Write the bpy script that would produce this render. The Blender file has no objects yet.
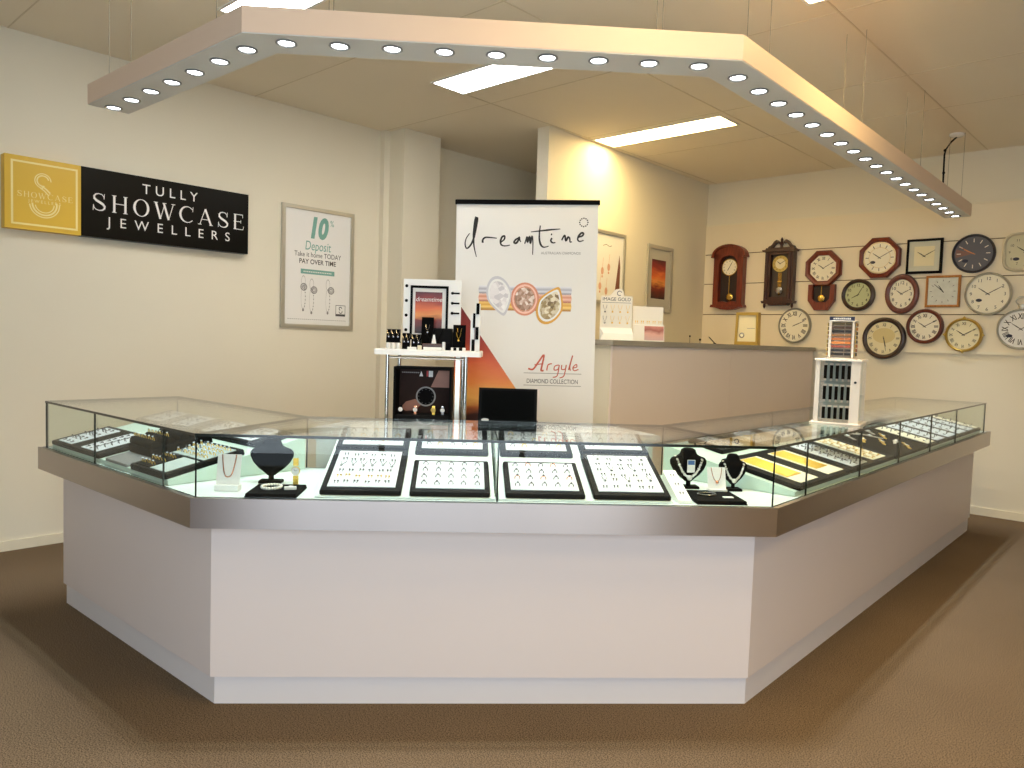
import bpy, bmesh, math, random
from mathutils import Matrix, Vector, Euler
random.seed(7)
PI = math.pi
SC = bpy.context.scene
COL = SC.collection
RZ = -1.384 * PI / 180          # the room is turned by this much against the show counter
def rad(d): return d * PI / 180
def room(b, a, z=0.0):          # room coordinates (b to the right along the clock wall, a towards it) -> world
    c, s = math.cos(RZ), math.sin(RZ)
    return Vector((b * c - a * s, b * s + a * c, z))

# ------------------------------------------------------------------ materials
def lin(c):
    return tuple((v / 12.92 if v <= 0.04045 else ((v + 0.055) / 1.055) ** 2.4) for v in c)
def S(r, g, b): return lin((r / 255, g / 255, b / 255))
MATS = {}
AROT = 0.25
def mat(name, col, rough=0.6, metal=0.0, noise=0.0, nscale=8.0, bump=0.0, bscale=200.0, emit=None, estr=0.0, spec=None, aniso=0.0, sheen=0.0, coat=0.0):
    if name in MATS: return MATS[name]
    m = bpy.data.materials.new(name); m.use_nodes = True
    nt = m.node_tree; N = nt.nodes; L = nt.links
    p = N['Principled BSDF']
    p.inputs['Base Color'].default_value = (*col, 1)
    p.inputs['Roughness'].default_value = rough
    p.inputs['Metallic'].default_value = metal
    if spec is not None: p.inputs['Specular IOR Level'].default_value = spec
    if aniso: p.inputs['Anisotropic'].default_value = aniso; p.inputs['Anisotropic Rotation'].default_value = AROT
    if sheen: p.inputs['Sheen Weight'].default_value = sheen
    if coat: p.inputs['Coat Weight'].default_value = coat
    if emit is not None:
        p.inputs['Emission Color'].default_value = (*emit, 1); p.inputs['Emission Strength'].default_value = estr
    tc = N.new('ShaderNodeTexCoord')
    if noise:
        n = N.new('ShaderNodeTexNoise'); n.inputs['Scale'].default_value = nscale; n.inputs['Detail'].default_value = 4
        L.new(tc.outputs['Object'], n.inputs['Vector'])
        r = N.new('ShaderNodeMapRange'); r.inputs['To Min'].default_value = 1 - noise; r.inputs['To Max'].default_value = 1 + noise
        L.new(n.outputs['Fac'], r.inputs['Value'])
        v = N.new('ShaderNodeVectorMath'); v.operation = 'SCALE'; v.inputs[0].default_value = col
        L.new(r.outputs['Result'], v.inputs['Scale']); L.new(v.outputs['Vector'], p.inputs['Base Color'])
    if bump:
        n = N.new('ShaderNodeTexNoise'); n.inputs['Scale'].default_value = bscale; n.inputs['Detail'].default_value = 3
        L.new(tc.outputs['Object'], n.inputs['Vector'])
        b = N.new('ShaderNodeBump'); b.inputs['Strength'].default_value = bump; b.inputs['Distance'].default_value = 0.004
        L.new(n.outputs['Fac'], b.inputs['Height']); L.new(b.outputs['Normal'], p.inputs['Normal'])
    MATS[name] = m
    return m
def wood(name, c1, c2, rough=0.35, scale=6.0, stretch=(12, 12, 1)):
    if name in MATS: return MATS[name]
    m = bpy.data.materials.new(name); m.use_nodes = True; nt = m.node_tree; N = nt.nodes; L = nt.links
    p = N['Principled BSDF']; p.inputs['Roughness'].default_value = rough
    tc = N.new('ShaderNodeTexCoord'); mp = N.new('ShaderNodeMapping'); mp.inputs['Scale'].default_value = stretch
    n = N.new('ShaderNodeTexNoise'); n.inputs['Scale'].default_value = scale; n.inputs['Detail'].default_value = 5
    cr = N.new('ShaderNodeValToRGB'); cr.color_ramp.elements[0].color = (*c1, 1); cr.color_ramp.elements[1].color = (*c2, 1)
    cr.color_ramp.elements[0].position = 0.3; cr.color_ramp.elements[1].position = 0.7
    L.new(tc.outputs['Object'], mp.inputs['Vector']); L.new(mp.outputs['Vector'], n.inputs['Vector'])
    L.new(n.outputs['Fac'], cr.inputs['Fac']); L.new(cr.outputs['Color'], p.inputs['Base Color'])
    MATS[name] = m; return m
def ramp_print(name, stops, lo, hi, axis='Z', noise=0.12, nscale=5.0, rough=0.4, stretch=(1, 1, 4)):
    """printed picture whose ink runs through the given colours from lo to hi along one local axis"""
    if name in MATS: return MATS[name]
    m = bpy.data.materials.new(name); m.use_nodes = True; nt = m.node_tree; N = nt.nodes; L = nt.links
    p = N['Principled BSDF']; p.inputs['Roughness'].default_value = rough
    tc = N.new('ShaderNodeTexCoord'); sp = N.new('ShaderNodeSeparateXYZ'); L.new(tc.outputs['Object'], sp.inputs['Vector'])
    mr = N.new('ShaderNodeMapRange'); mr.inputs['From Min'].default_value = lo; mr.inputs['From Max'].default_value = hi
    L.new(sp.outputs[axis], mr.inputs['Value'])
    mp = N.new('ShaderNodeMapping'); mp.inputs['Scale'].default_value = stretch; L.new(tc.outputs['Object'], mp.inputs['Vector'])
    n = N.new('ShaderNodeTexNoise'); n.inputs['Scale'].default_value = nscale; n.inputs['Detail'].default_value = 4
    L.new(mp.outputs['Vector'], n.inputs['Vector'])
    a = N.new('ShaderNodeMath'); a.operation = 'MULTIPLY_ADD'; a.inputs[1].default_value = noise * 2; 
    L.new(n.outputs['Fac'], a.inputs[0])
    s2 = N.new('ShaderNodeMath'); s2.operation = 'SUBTRACT'; s2.inputs[1].default_value = noise
    L.new(mr.outputs['Result'], s2.inputs[0]); L.new(s2.outputs['Value'], a.inputs[2])
    cr = N.new('ShaderNodeValToRGB'); e = cr.color_ramp.elements
    while len(e) < len(stops): e.new(0.5)
    for k, (pos, c) in enumerate(stops): e[k].position = pos; e[k].color = (*c, 1)
    L.new(a.outputs['Value'], cr.inputs['Fac']); L.new(cr.outputs['Color'], p.inputs['Base Color'])
    MATS[name] = m; return m
def glass_mat(name, tint, ior=1.5, gloss=1.0):
    if name in MATS: return MATS[name]
    m = bpy.data.materials.new(name); m.use_nodes = True; nt = m.node_tree; N = nt.nodes; L = nt.links
    N.remove(N['Principled BSDF']); out = N['Material Output']
    t = N.new('ShaderNodeBsdfTransparent'); t.inputs['Color'].default_value = (*tint, 1)
    g = N.new('ShaderNodeBsdfGlossy'); g.inputs['Roughness'].default_value = 0.004; g.inputs['Color'].default_value = (1, 1, 1, 1)
    geo = N.new('ShaderNodeNewGeometry')
    mr = N.new('ShaderNodeMapRange'); mr.inputs['To Min'].default_value = ior; mr.inputs['To Max'].default_value = 1 / ior
    L.new(geo.outputs['Backfacing'], mr.inputs['Value'])
    f = N.new('ShaderNodeFresnel'); L.new(mr.outputs['Result'], f.inputs['IOR'])
    k = N.new('ShaderNodeMath'); k.operation = 'MULTIPLY'; k.inputs[1].default_value = gloss; L.new(f.outputs['Fac'], k.inputs[0])
    mx = N.new('ShaderNodeMixShader'); L.new(k.outputs['Value'], mx.inputs['Fac'])
    L.new(t.outputs['BSDF'], mx.inputs[1]); L.new(g.outputs['BSDF'], mx.inputs[2]); L.new(mx.outputs['Shader'], out.inputs['Surface'])
    MATS[name] = m; return m
def carpet_mat():
    m = bpy.data.materials.new('brown_loop_carpet'); m.use_nodes = True; nt = m.node_tree; N = nt.nodes; L = nt.links
    p = N['Principled BSDF']; p.inputs['Roughness'].default_value = 0.95; p.inputs['Specular IOR Level'].default_value = 0.15
    tc = N.new('ShaderNodeTexCoord')
    n1 = N.new('ShaderNodeTexNoise'); n1.inputs['Scale'].default_value = 210; n1.inputs['Detail'].default_value = 2
    n2 = N.new('ShaderNodeTexNoise'); n2.inputs['Scale'].default_value = 1.3; n2.inputs['Detail'].default_value = 3
    vo = N.new('ShaderNodeTexVoronoi'); vo.inputs['Scale'].default_value = 260
    for n in (n1, n2, vo): L.new(tc.outputs['Object'], n.inputs['Vector'])
    cr = N.new('ShaderNodeValToRGB'); e = cr.color_ramp.elements
    e[0].position = 0.3; e[0].color = (*S(66, 53, 39), 1); e[1].position = 0.72; e[1].color = (*S(166, 141, 112), 1)
    L.new(n1.outputs['Fac'], cr.inputs['Fac'])
    mx = N.new('ShaderNodeMix'); mx.data_type = 'RGBA'; mx.blend_type = 'MULTIPLY'; mx.inputs['Factor'].default_value = 0.35
    L.new(cr.outputs['Color'], mx.inputs['A']); L.new(n2.outputs['Fac'], mx.inputs['B']); L.new(mx.outputs['Result'], p.inputs['Base Color'])
    b = N.new('ShaderNodeBump'); b.inputs['Strength'].default_value = 0.6; b.inputs['Distance'].default_value = 0.004
    L.new(vo.outputs['Distance'], b.inputs['Height']); L.new(b.outputs['Normal'], p.inputs['Normal'])
    return m

M_WALL = mat('cream_wall_paint', S(233, 226, 206), 0.75, noise=0.02, nscale=2, bump=0.05, bscale=120)
M_CEIL = mat('ceiling_paint', S(238, 228, 208), 0.85, noise=0.02, nscale=2)
M_SEAM = mat('ceiling_batten_paint', S(218, 206, 182), 0.85)
M_SKIRT = mat('skirting_gloss_paint', S(236, 228, 204), 0.4)
M_LAM = mat('pale_pink_laminate', S(238, 226, 220), 0.45, noise=0.015, nscale=3)
M_LAM2 = mat('pale_kick_laminate', S(240, 234, 232), 0.4, noise=0.015, nscale=3)
M_FASC = mat('pink_beige_laminate', S(238, 214, 192), 0.45, noise=0.012, nscale=3)
M_ALU = mat('brushed_aluminium_board', S(224, 222, 218), 0.5, 0.0, noise=0.02, nscale=4)
M_STEEL = mat('brushed_stainless', S(176, 167, 163), 0.36, 1.0, noise=0.03, nscale=3, aniso=0.85)
M_WHITE = mat('white_paint', S(240, 240, 238), 0.45, noise=0.01)
M_WHITEG = mat('white_gloss_plastic', S(244, 243, 238), 0.25)
M_DECK = mat('white_display_deck', S(220, 230, 226), 0.35, noise=0.01)
M_VELV = mat('black_velvet', S(7, 7, 8), 0.9, noise=0.2, nscale=40, spec=.1)
M_TRAY = mat('black_tray_leatherette', S(9, 9, 10), 0.55, noise=0.15, nscale=60, spec=.12)
M_PAD = mat('white_pad_leatherette', S(206, 211, 216), 0.5, noise=0.012, nscale=20)
M_PADC = mat('cream_pad_leatherette', S(238, 230, 204), 0.5, noise=0.012, nscale=20)
M_PADG = mat('grey_pad_leatherette', S(176, 190, 186), 0.5, noise=0.03, nscale=20)
M_GOLD = mat('polished_gold', S(250, 208, 96), 0.32, 1.0, noise=0.05, nscale=30)
M_ROSE = mat('rose_gold', S(226, 156, 120), 0.25, 1.0)
M_SILV = mat('polished_silver', S(160, 160, 164), 0.2, 1.0, noise=0.05, nscale=30)
M_SILVB = mat('bright_silver_links', S(226, 222, 214), 0.3, 0.8)
M_STONE = mat('clear_stone', S(225, 232, 240), 0.05, 0.0, spec=1.0)
M_CHROME = mat('chrome_tube', S(190, 190, 186), 0.15, 1.0)
M_BLACK = mat('black_satin_plastic', S(8, 8, 9), 0.7, spec=.08)
M_BLACKM = mat('black_matt', S(8, 8, 9), 0.75, spec=.2)
M_GREY = mat('mid_grey', S(120, 120, 118), 0.6)
M_SILVF = mat('silver_frame_metal', S(206, 204, 194), 0.35, 0.75)
M_PAPER = mat('white_paper', S(238, 237, 233), 0.6)
M_GLASS = glass_mat('clear_cabinet_glass', (0.965, 0.985, 0.972))
M_GLASSV = glass_mat('clear_upright_glass', (0.955, 0.98, 0.965), 1.5, .4)
M_ACRYL = glass_mat('clear_acrylic', (0.97, 0.975, 0.975), 1.45)
M_GEDGE = mat('green_black_glass_edge', S(22, 34, 30), 0.15, spec=0.6)
M_LAMP = mat('lit_lamp_lens', (1, 1, 1), 0.3, emit=(0.92, 0.97, 1.0), estr=14)
M_TUBE = mat('lit_warm_diffuser', (1, 1, 1), 0.4, emit=(1.0, 0.71, 0.30), estr=30.0)
M_TUBEC = mat('lit_cool_diffuser', (1, 1, 1), 0.4, emit=(1.0, 0.99, 0.95), estr=20.0)
M_CARPET = carpet_mat()

# ------------------------------------------------------------------ mesh builder
class MB:
    def __init__(s): s.v = []; s.f = []; s.m = []; s.sm = []; s.T = Matrix.Identity(4); s.mats = []; s.cur = 0
    def use(s, m):
        if m not in s.mats: s.mats.append(m)
        s.cur = s.mats.index(m); return s
    def at(s, M=None): s.T = M if M is not None else Matrix.Identity(4); return s
    def add(s, vs, fs, smooth=False):
        o = len(s.v)
        s.v += [tuple(s.T @ Vector(v)) for v in vs]
        flip = s.T.determinant() < 0
        for f in fs:
            f = [o + i for i in f]
            s.f.append(f[::-1] if flip else f); s.m.append(s.cur); s.sm.append(smooth)
        return s
    def box(s, x0, x1, y0, y1, z0, z1):
        return s.add([(x, y, z) for z in (z0, z1) for y in (y0, y1) for x in (x0, x1)],
                     [(0, 2, 3, 1), (4, 5, 7, 6), (0, 1, 5, 4), (2, 6, 7, 3), (0, 4, 6, 2), (1, 3, 7, 5)])
    def bbox(s, x0, x1, y0, y1, z0, z1, r):       # box with its vertical and top edges eased
        r = min(r, (x1 - x0) / 2.01, (y1 - y0) / 2.01, (z1 - z0) / 1.01)
        def ring(i, z): return [(x0 + i, y0 + r, z), (x0 + r, y0 + i, z), (x1 - r, y0 + i, z), (x1 - i, y0 + r, z), (x1 - i, y1 - r, z), (x1 - r, y1 - i, z), (x0 + r, y1 - i, z), (x0 + i, y1 - r, z)]
        return s.loft([ring(0, z0), ring(0, z1 - r), ring(r * 0.6, z1)])
    def loft(s, rings, cap=True, smooth=False, close=False):
        n = len(rings[0]); vs = [p for r in rings for p in r]; fs = []
        R = len(rings)
        for k in range(R if close else R - 1):
            a, b = k * n, ((k + 1) % R) * n
            for i in range(n):
                j = (i + 1) % n; fs.append((a + i, a + j, b + j, b + i))
        if cap and not close:
            fs.append(tuple(range(n))[::-1]); fs.append(tuple((R - 1) * n + i for i in range(n)))
        return s.add(vs, fs, smooth)
    def prism(s, pts, z0, z1):
        return s.loft([[(x, y, z0) for x, y in pts], [(x, y, z1) for x, y in pts]])
    def poly(s, pts, y=0.0):                       # flat polygon in the x-z plane, facing -y
        return s.add([(x, y, z) for x, z in pts], [tuple(range(len(pts)))])
    def plate(s, pts, y0, y1):                     # polygon in the x-z plane with thickness, y0 is the front
        return s.loft([[(x, y1, z) for x, z in pts], [(x, y0, z) for x, z in pts]])
    def lathe(s, prof, n=32, cap=True, axis='Z', smooth=True):   # prof: (r, h)
        rings = []
        for r, h in prof:
            if axis == 'Z': rings.append([(r * math.cos(2 * PI * i / n), r * math.sin(2 * PI * i / n), h) for i in range(n)])
            else: rings.append([(r * math.cos(2 * PI * i / n), h, r * math.sin(2 * PI * i / n)) for i in range(n)][::-1])
        return s.loft(rings, cap, smooth)
    def cyl(s, p0, p1, r, n=10, r1=None):
        p0, p1 = Vector(p0), Vector(p1); d = p1 - p0
        q = d.to_track_quat('Z', 'Y').to_matrix()
        r1 = r if r1 is None else r1
        return s.loft([[tuple(p0 + q @ Vector((r * math.cos(2 * PI * i / n), r * math.sin(2 * PI * i / n), 0))) for i in range(n)],
                       [tuple(p1 + q @ Vector((r1 * math.cos(2 * PI * i / n), r1 * math.sin(2 * PI * i / n), 0))) for i in range(n)]], True, True)
    def tube(s, pts, r, n=6, closed=False):
        pts = [Vector(p) for p in pts]; rings = []; K = len(pts)
        for k, p in enumerate(pts):
            a = pts[(k - 1) % K] if (k > 0 or closed) else p
            b = pts[(k + 1) % K] if (k < K - 1 or closed) else p
            d = (b - a).normalized(); up = Vector((0, 0, 1)) if abs(d.z) < 0.9 else Vector((0, 1, 0))
            x = d.cross(up).normalized(); y = x.cross(d)
            rings.append([tuple(p + r * (x * math.cos(2 * PI * i / n) + y * math.sin(2 * PI * i / n))) for i in range(n)])
        return s.loft(rings, not closed, True, closed)
    def ball(s, c, r, n=10, m=6, sz=1.0):
        rings = []
        for k in range(1, m):
            t = PI * k / m
            rings.append([(c[0] + r * math.sin(t) * math.cos(2 * PI * i / n), c[1] + r * math.sin(t) * math.sin(2 * PI * i / n), c[2] - sz * r * math.cos(t)) for i in range(n)])
        return s.loft(rings, True, True)
    def stroke(s, pts, w, y=0.0, w1=None):         # brush line in the x-z plane facing -y; w may be a list of widths
        K = len(pts); ws = w if isinstance(w, (list, tuple)) else [w] * K
        L_, R_ = [], []
        for k in range(K):
            a = pts[max(k - 1, 0)]; b = pts[min(k + 1, K - 1)]
            dx, dz = b[0] - a[0], b[1] - a[1]; l = math.hypot(dx, dz) or 1
            nx, nz = -dz / l, dx / l
            L_.append((pts[k][0] + nx * ws[k] / 2, y, pts[k][1] + nz * ws[k] / 2)); R_.append((pts[k][0] - nx * ws[k] / 2, y, pts[k][1] - nz * ws[k] / 2))
        vs = L_ + R_
        return s.add(vs, [(K + k, K + k + 1, k + 1, k) for k in range(K - 1)])
    def rect(s, x0, x1, z0, z1, y=0.0): return s.poly([(x0, z0), (x1, z0), (x1, z1), (x0, z1)], y)
    def disc(s, cx, cz, rx, rz=None, y=0.0, n=32, rot=0.0):
        rz = rx if rz is None else rz; c, q = math.cos(rot), math.sin(rot)
        P = [(rx * math.cos(2 * PI * i / n), rz * math.sin(2 * PI * i / n)) for i in range(n)]
        return s.poly([(cx + a * c - b * q, cz + a * q + b * c) for a, b in P], y)
    def annulus(s, cx, cz, r0, r1, y=0.0, n=36, sx=1.0, a0=0.0, a1=2 * PI):
        vs = []; fs = []
        full = abs(a1 - a0 - 2 * PI) < 1e-6; K = n if full else n + 1
        for i in range(K):
            t = a0 + (a1 - a0) * i / n
            vs += [(cx + r0 * sx * math.cos(t), y, cz + r0 * math.sin(t)), (cx + r1 * sx * math.cos(t), y, cz + r1 * math.sin(t))]
        for i in range(n):
            j = (i + 1) % K; fs.append((2 * i, 2 * i + 1, 2 * j + 1, 2 * j)[::-1])
        return s.add(vs, fs)
    def text(s, body, x, z, size, y=0.0, align='CENTER', sx=1.0, spacing=1.0, shear=0.0, bold=0.0, rot=0.0):
        cu = bpy.data.curves.new('lettering', 'FONT'); cu.body = body; cu.size = size; cu.align_x = align; cu.align_y = 'BOTTOM_BASELINE'
        cu.space_character = spacing; cu.shear = shear; cu.offset = bold; cu.resolution_u = 4
        o = bpy.data.objects.new('lettering', cu); COL.objects.link(o)
        dg = bpy.context.evaluated_depsgraph_get(); me = o.evaluated_get(dg).to_mesh()
        c, q = math.cos(rot), math.sin(rot)
        vs = []
        for v in me.vertices:
            a, b = v.co.x * sx, v.co.y
            vs.append((x + a * c - b * q, y, z + a * q + b * c))
        s.add(vs, [tuple(p.vertices) for p in me.polygons])
        o.evaluated_get(dg).to_mesh_clear(); bpy.data.objects.remove(o); bpy.data.curves.remove(cu)
        return s
    def mesh(s, name):
        me = bpy.data.meshes.new(name); me.from_pydata(s.v, [], s.f); 
        for m in s.mats: me.materials.append(m)
        me.polygons.foreach_set('material_index', s.m); me.polygons.foreach_set('use_smooth', [bool(x) for x in s.sm])
        me.update()
        if any(s.sm): me.set_sharp_from_angle(angle=rad(38))
        return me
    def build(s, name, parent=None, M=None):
        o = bpy.data.objects.new(name, s.mesh(name)); COL.objects.link(o)
        if parent: o.parent = parent
        if M is not None: o.matrix_local = M
        return o
def mb(m): return MB().use(m)
def tag(o, label=None, cat=None, group=None, kind=None):
    if label: o['label'] = label
    if cat: o['category'] = cat
    if group: o['group'] = group
    if kind: o['kind'] = kind
    return o
def empty(name, label, cat, loc=(0, 0, 0), rotz=0.0, group=None, M=None):
    o = bpy.data.objects.new(name, None); COL.objects.link(o); o.empty_display_size = 0.05
    if M is not None: o.matrix_world = M
    else: o.location = loc; o.rotation_euler = (0, 0, rotz)
    return tag(o, label, cat, group)
def struct(b, name): return tag(b.build(name), kind='structure')
def dup(o, M, label=None, group=None):
    c = o.copy(); COL.objects.link(c); c.matrix_world = M
    if label: c['label'] = label
    if group: c['group'] = group
    for ch in o.children:
        d = ch.copy(); COL.objects.link(d); d.parent = c; d.matrix_local = ch.matrix_local.copy()
        for g in ch.children:
            e = g.copy(); COL.objects.link(e); e.parent = d; e.matrix_local = g.matrix_local.copy()
    return c
def TR(x, y, z, rz=0.0, rx=0.0): return Matrix.Translation((x, y, z)) @ Matrix.Rotation(rz, 4, 'Z') @ Matrix.Rotation(rx, 4, 'X')

# ------------------------------------------------------------------ the room
H = 3.175
BL, AB = -5.4418, 7.6808
BR, AF = 2.7, -2.6
RM = Matrix.Rotation(RZ, 4, 'Z')
def rb(m): return mb(m).at(RM)
f = rb(M_CARPET); f.box(BL - .1, BR + .1, AF - .1, AB + .1, -0.05, 0); struct(f, 'floor')
c = rb(M_CEIL); c.box(BL - .1, BR + .1, AF - .1, AB + .1, H, H + .08)
c.use(M_SEAM)
for a in (1.35, 2.95, 4.15, 5.35, 6.2): c.box(-4.13 if a > 4.2 else BL, BR, a - .004, a + .004, H - .002, H)
for b in (-4.13, -2.86, -1.57, -.3): c.box(b - .004, b + .004, 1.2 if b > -4 else 3.9, AB, H - .003, H)
struct(c, 'ceiling')
w = rb(M_WALL); w.box(BL - .1, BL, AF - .1, AB + .1, 0, H); struct(w, 'wall_left')
w = rb(M_WALL); w.box(BL, BR + .1, AB, AB + .1, 0, H); struct(w, 'wall_back')
M_WALLD = mat('dark_taupe_wall_paint', S(112, 92, 70), 0.7, noise=0.03, nscale=2)
w = rb(M_WALLD); w.box(BR, BR + .1, .4, AB, 0, H); struct(w, 'wall_right')
w = rb(M_WALLD); w.box(BL, -.3, AF - .1, AF, 0, H); struct(w, 'wall_front')
# street corner shop window (behind the camera): low wall, lintel, mullions and panes
CX0, CY0, CX1, CY1 = -.3, AF, BR, .4
cl = math.hypot(CX1 - CX0, CY1 - CY0); ca = math.atan2(CY1 - CY0, CX1 - CX0)
CM = RM @ TR(CX0, CY0, 0, ca)
w = mb(M_WALL).at(CM); w.box(0, cl, -.1, 0, 0, .12); w.box(0, cl, -.1, 0, 2.75, H); w.box(cl * .95, cl, -.1, 0, .12, 2.75); struct(w, 'wall_corner')
w = mb(M_SILVF).at(CM)
for k in range(4):
    x = k * (cl * .95 - .05) / 3; w.box(x, x + .05, -.08, -.02, .12, 2.75)
w.box(0, cl * .95, -.08, -.02, .12, .17); w.box(0, cl * .95, -.08, -.02, 2.70, 2.75); w.box(0, cl * .95, -.08, -.02, 2.05, 2.09)
struct(w, 'window_1')
# partition beside the hallway, pier on the left wall
w = rb(M_WALL); w.prism([(-4.28, 4.868), (-4.1565, 4.868), (-4.225, AB), (-4.35, AB)], 0, H); struct(w, 'wall_partition')
w = rb(M_WALL); w.box(BL, -5.19, 4.19, 4.60, 0, H); w.box(BL, -5.385, 4.13, 4.19, 0, H); struct(w, 'pillar')
s_ = rb(M_SKIRT); s_.box(BL, BL + .014, AF, 4.13, 0, .062); struct(s_, 'baseboard_left')
s_ = rb(M_SKIRT); s_.box(-2.9, BR, AB - .014, AB, 0, .07); struct(s_, 'baseboard_back')

# slatted boards the clocks hang on
sl = empty('slatwall', 'cream slatted wall panel of wide boards that carries the clocks', 'wall panel', room(-4.22, AB, 0), RZ)
M_SLAT = mat('cream_slat_board', S(238, 226, 200), 0.55, noise=0.012, nscale=3)
M_GROOVE = mat('dark_slat_groove', S(120, 102, 72), 0.7)
zs = [2.713, 2.40, 2.08, 1.748, 1.42]
for k in range(4):
    b_ = mb(M_SLAT); b_.box(0, 5.67, -.022, 0, zs[k + 1] + .009, zs[k] - (.0 if k == 0 else .0)); b_.build('board', sl)
b_ = mb(M_GROOVE)
for k in range(1, 4): b_.box(0, 5.6, -.010, 0, zs[k], zs[k] + .009)
b_.build('groove', sl)
b_ = mb(M_SKIRT); b_.box(0, 5.6, -.03, 0, 1.405, 1.429); b_.build('bottom_rail', sl)
b_ = mb(M_SKIRT); b_.box(0, 5.6, -.026, 0, 2.713, 2.728); b_.build('top_rail', sl)

# ceiling troffers
def troffer(b, a, label, tube=None):
    t = empty('ceiling_light', label, 'ceiling light', room(b + .6, a + .15, H), RZ, 'recessed ceiling lights')
    fr = mb(M_WHITE)
    for x0, x1, y0, y1 in ((-.61, .61, -.16, -.142), (-.61, .61, .142, .16), (-.61, -.592, -.142, .142), (.592, .61, -.142, .142)): fr.box(x0, x1, y0, y1, -.006, 0)
    fr.build('frame', t)
    d = mb(tube or M_TUBE); d.box(-.592, .592, -.142, .142, -.004, -.001); d.build('diffuser', t)
troffer(-4.13, 3.565, 'lit ceiling light panel above the banner, behind the front of the lamp frame', M_TUBEC)
troffer(-4.12, 5.43, 'lit ceiling light panel touching the partition above the two framed pictures')
troffer(-4.17, 2.04, 'lit ceiling light panel cut by the top edge above the lamp frame left corner', M_TUBEC)
troffer(-1.655, 3.655, 'lit ceiling light panel at the top edge, right of the lamp frame corner')
troffer(.85, 1.9, 'lit ceiling light panel added outside the picture, over the floor near the camera')  # unseen panel, added to throw warm light on the counter's right side
troffer(-1.3, 1.85, 'lit ceiling light panel outside the picture, in front of the lamp frame')

# ------------------------------------------------------------------ the show counter
RT2 = math.sqrt(2)
def corners(yl, nf, xr, xl, yr):     # five-point outline: left end, left corner, right corner, right end
    return [(xl, yl), (yl - nf * RT2, yl), (xr, xr + nf * RT2), (xr, yr)]
def strip(m, out, inn, k, z0, z1):   # the k-th mitred leg between two outlines
    return mb(m).prism([out[k], out[k + 1], inn[k + 1], inn[k]], z0, z1)
counter = empty('display_counter', 'angled three-sided pale laminate jewellery counter with steel band and glass case top', 'display counter', (0, 0, 0))
XL, YR = -4.16, 6.93
side = ('left', 'front', 'right')
pan_o = corners(1.369, 2.845, -1.2025, XL, YR); pan_i = corners(1.389, 2.865, -1.2225, XL, YR)
kck_o = corners(1.39, 2.865, -1.2165, XL - .02, YR + .02); kck_i = corners(1.95, 3.43, -1.78, XL - .02, YR + .02)
bod_i = corners(1.94, 3.42, -1.77, XL, YR)
for k in range(3):
    p = strip(M_LAM, pan_o, bod_i, k, .112, .70); p.build('base_panel', counter)
    p = strip(M_LAM2, kck_o, kck_i, k, 0, .110); p.build('kickboard', counter)
ban_o = corners(1.266, 2.740, -1.1, -4.19, 6.95); ban_i = corners(1.288, 2.762, -1.122, -4.168, 6.93); ban_b = corners(1.95, 3.43, -1.78, -4.168, 6.93)
for k in range(3):
    p = strip(M_STEEL, ban_o, ban_i, k, .699, .807)
    if k == 0: p.box(-4.19, -4.168, 1.288, 1.95, .699, .807)
    if k == 2: p.box(-1.78, -1.122, 6.93, 6.95, .699, .807)
    p.build('steel_band', counter)
for k in range(3):
    p = strip(M_DECK, ban_i, ban_b, k, .701, .806); p.build('deck', counter)
# glass case
g_o = corners(1.285, 2.757, -1.12, -4.14, 6.80); g_i = corners(1.293, 2.765, -1.128, -4.14, 6.80); g_b = corners(1.937, 3.417, -1.767, -4.14, 6.80); g_bi = corners(1.929, 3.409, -1.759, -4.14, 6.80)
ZG0, ZG1 = .8075, 1.036
def gpane(pts, z0, z1, name, big):
    """thin pane as prism over pts; faces in 'big' directions are clear, the rest are ground dark edges"""
    g = MB(); g.use(M_GLASS); n = len(pts)
    vs = [(x, y, z0) for x, y in pts] + [(x, y, z1) for x, y in pts]
    def put(m, fc): g.use(m); g.add([vs[i] for i in fc], [tuple(range(len(fc)))])
    top = tuple(range(n, 2 * n)); bot = tuple(range(n))[::-1]
    put(M_GLASS if big == 'h' else M_GEDGE, top); put(M_GLASS if big == 'h' else M_GEDGE, bot)
    area = []
    for i in range(n):
        j = (i + 1) % n; l = math.hypot(pts[j][0] - pts[i][0], pts[j][1] - pts[i][1])
        put(M_GLASSV if (big == 'v' and l > .05) else M_GEDGE, (i, j, j + n, i + n))
    return g.build(name, counter)
t_o = corners(1.283, 2.755, -1.118, -4.142, 6.802); t_b = corners(1.939, 3.419, -1.769, -4.142, 6.802)
for k in range(3):
    gpane([t_o[k], t_o[k + 1], t_b[k + 1], t_b[k]], ZG1 - .010, ZG1, 'glass_top', 'h')
def lerp(a, b, t): return (a[0] + (b[0] - a[0]) * t, a[1] + (b[1] - a[1]) * t)
def wallpanes(o, i, k, cuts, name):
    L0 = math.hypot(o[k + 1][0] - o[k][0], o[k + 1][1] - o[k][1])
    for q in range(len(cuts) - 1):
        e0 = .0012 if q else 0; e1 = .0012 if q < len(cuts) - 2 else 0
        t0 = cuts[q] + e0 / L0; t1 = cuts[q + 1] - e1 / L0
        gpane([lerp(o[k], o[k + 1], t0), lerp(o[k], o[k + 1], t1), lerp(i[k], i[k + 1], t1), lerp(i[k], i[k + 1], t0)], ZG0, ZG1 - .0105, name, 'v')
XL0, XL1 = g_o[0][0], g_o[1][0]
wallpanes(g_o, g_i, 0, [0, (-3.536 - XL0) / (XL1 - XL0), (-2.87 - XL0) / (XL1 - XL0), 1], 'front_glass')
u0 = (g_o[1][0] + g_o[1][1]) / RT2; u1 = (g_o[2][0] + g_o[2][1]) / RT2
wallpanes(g_o, g_i, 1, [0, (.132 - u0) / (u1 - u0), 1], 'front_glass')
Y0, Y1 = g_o[2][1], g_o[3][1]
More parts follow.
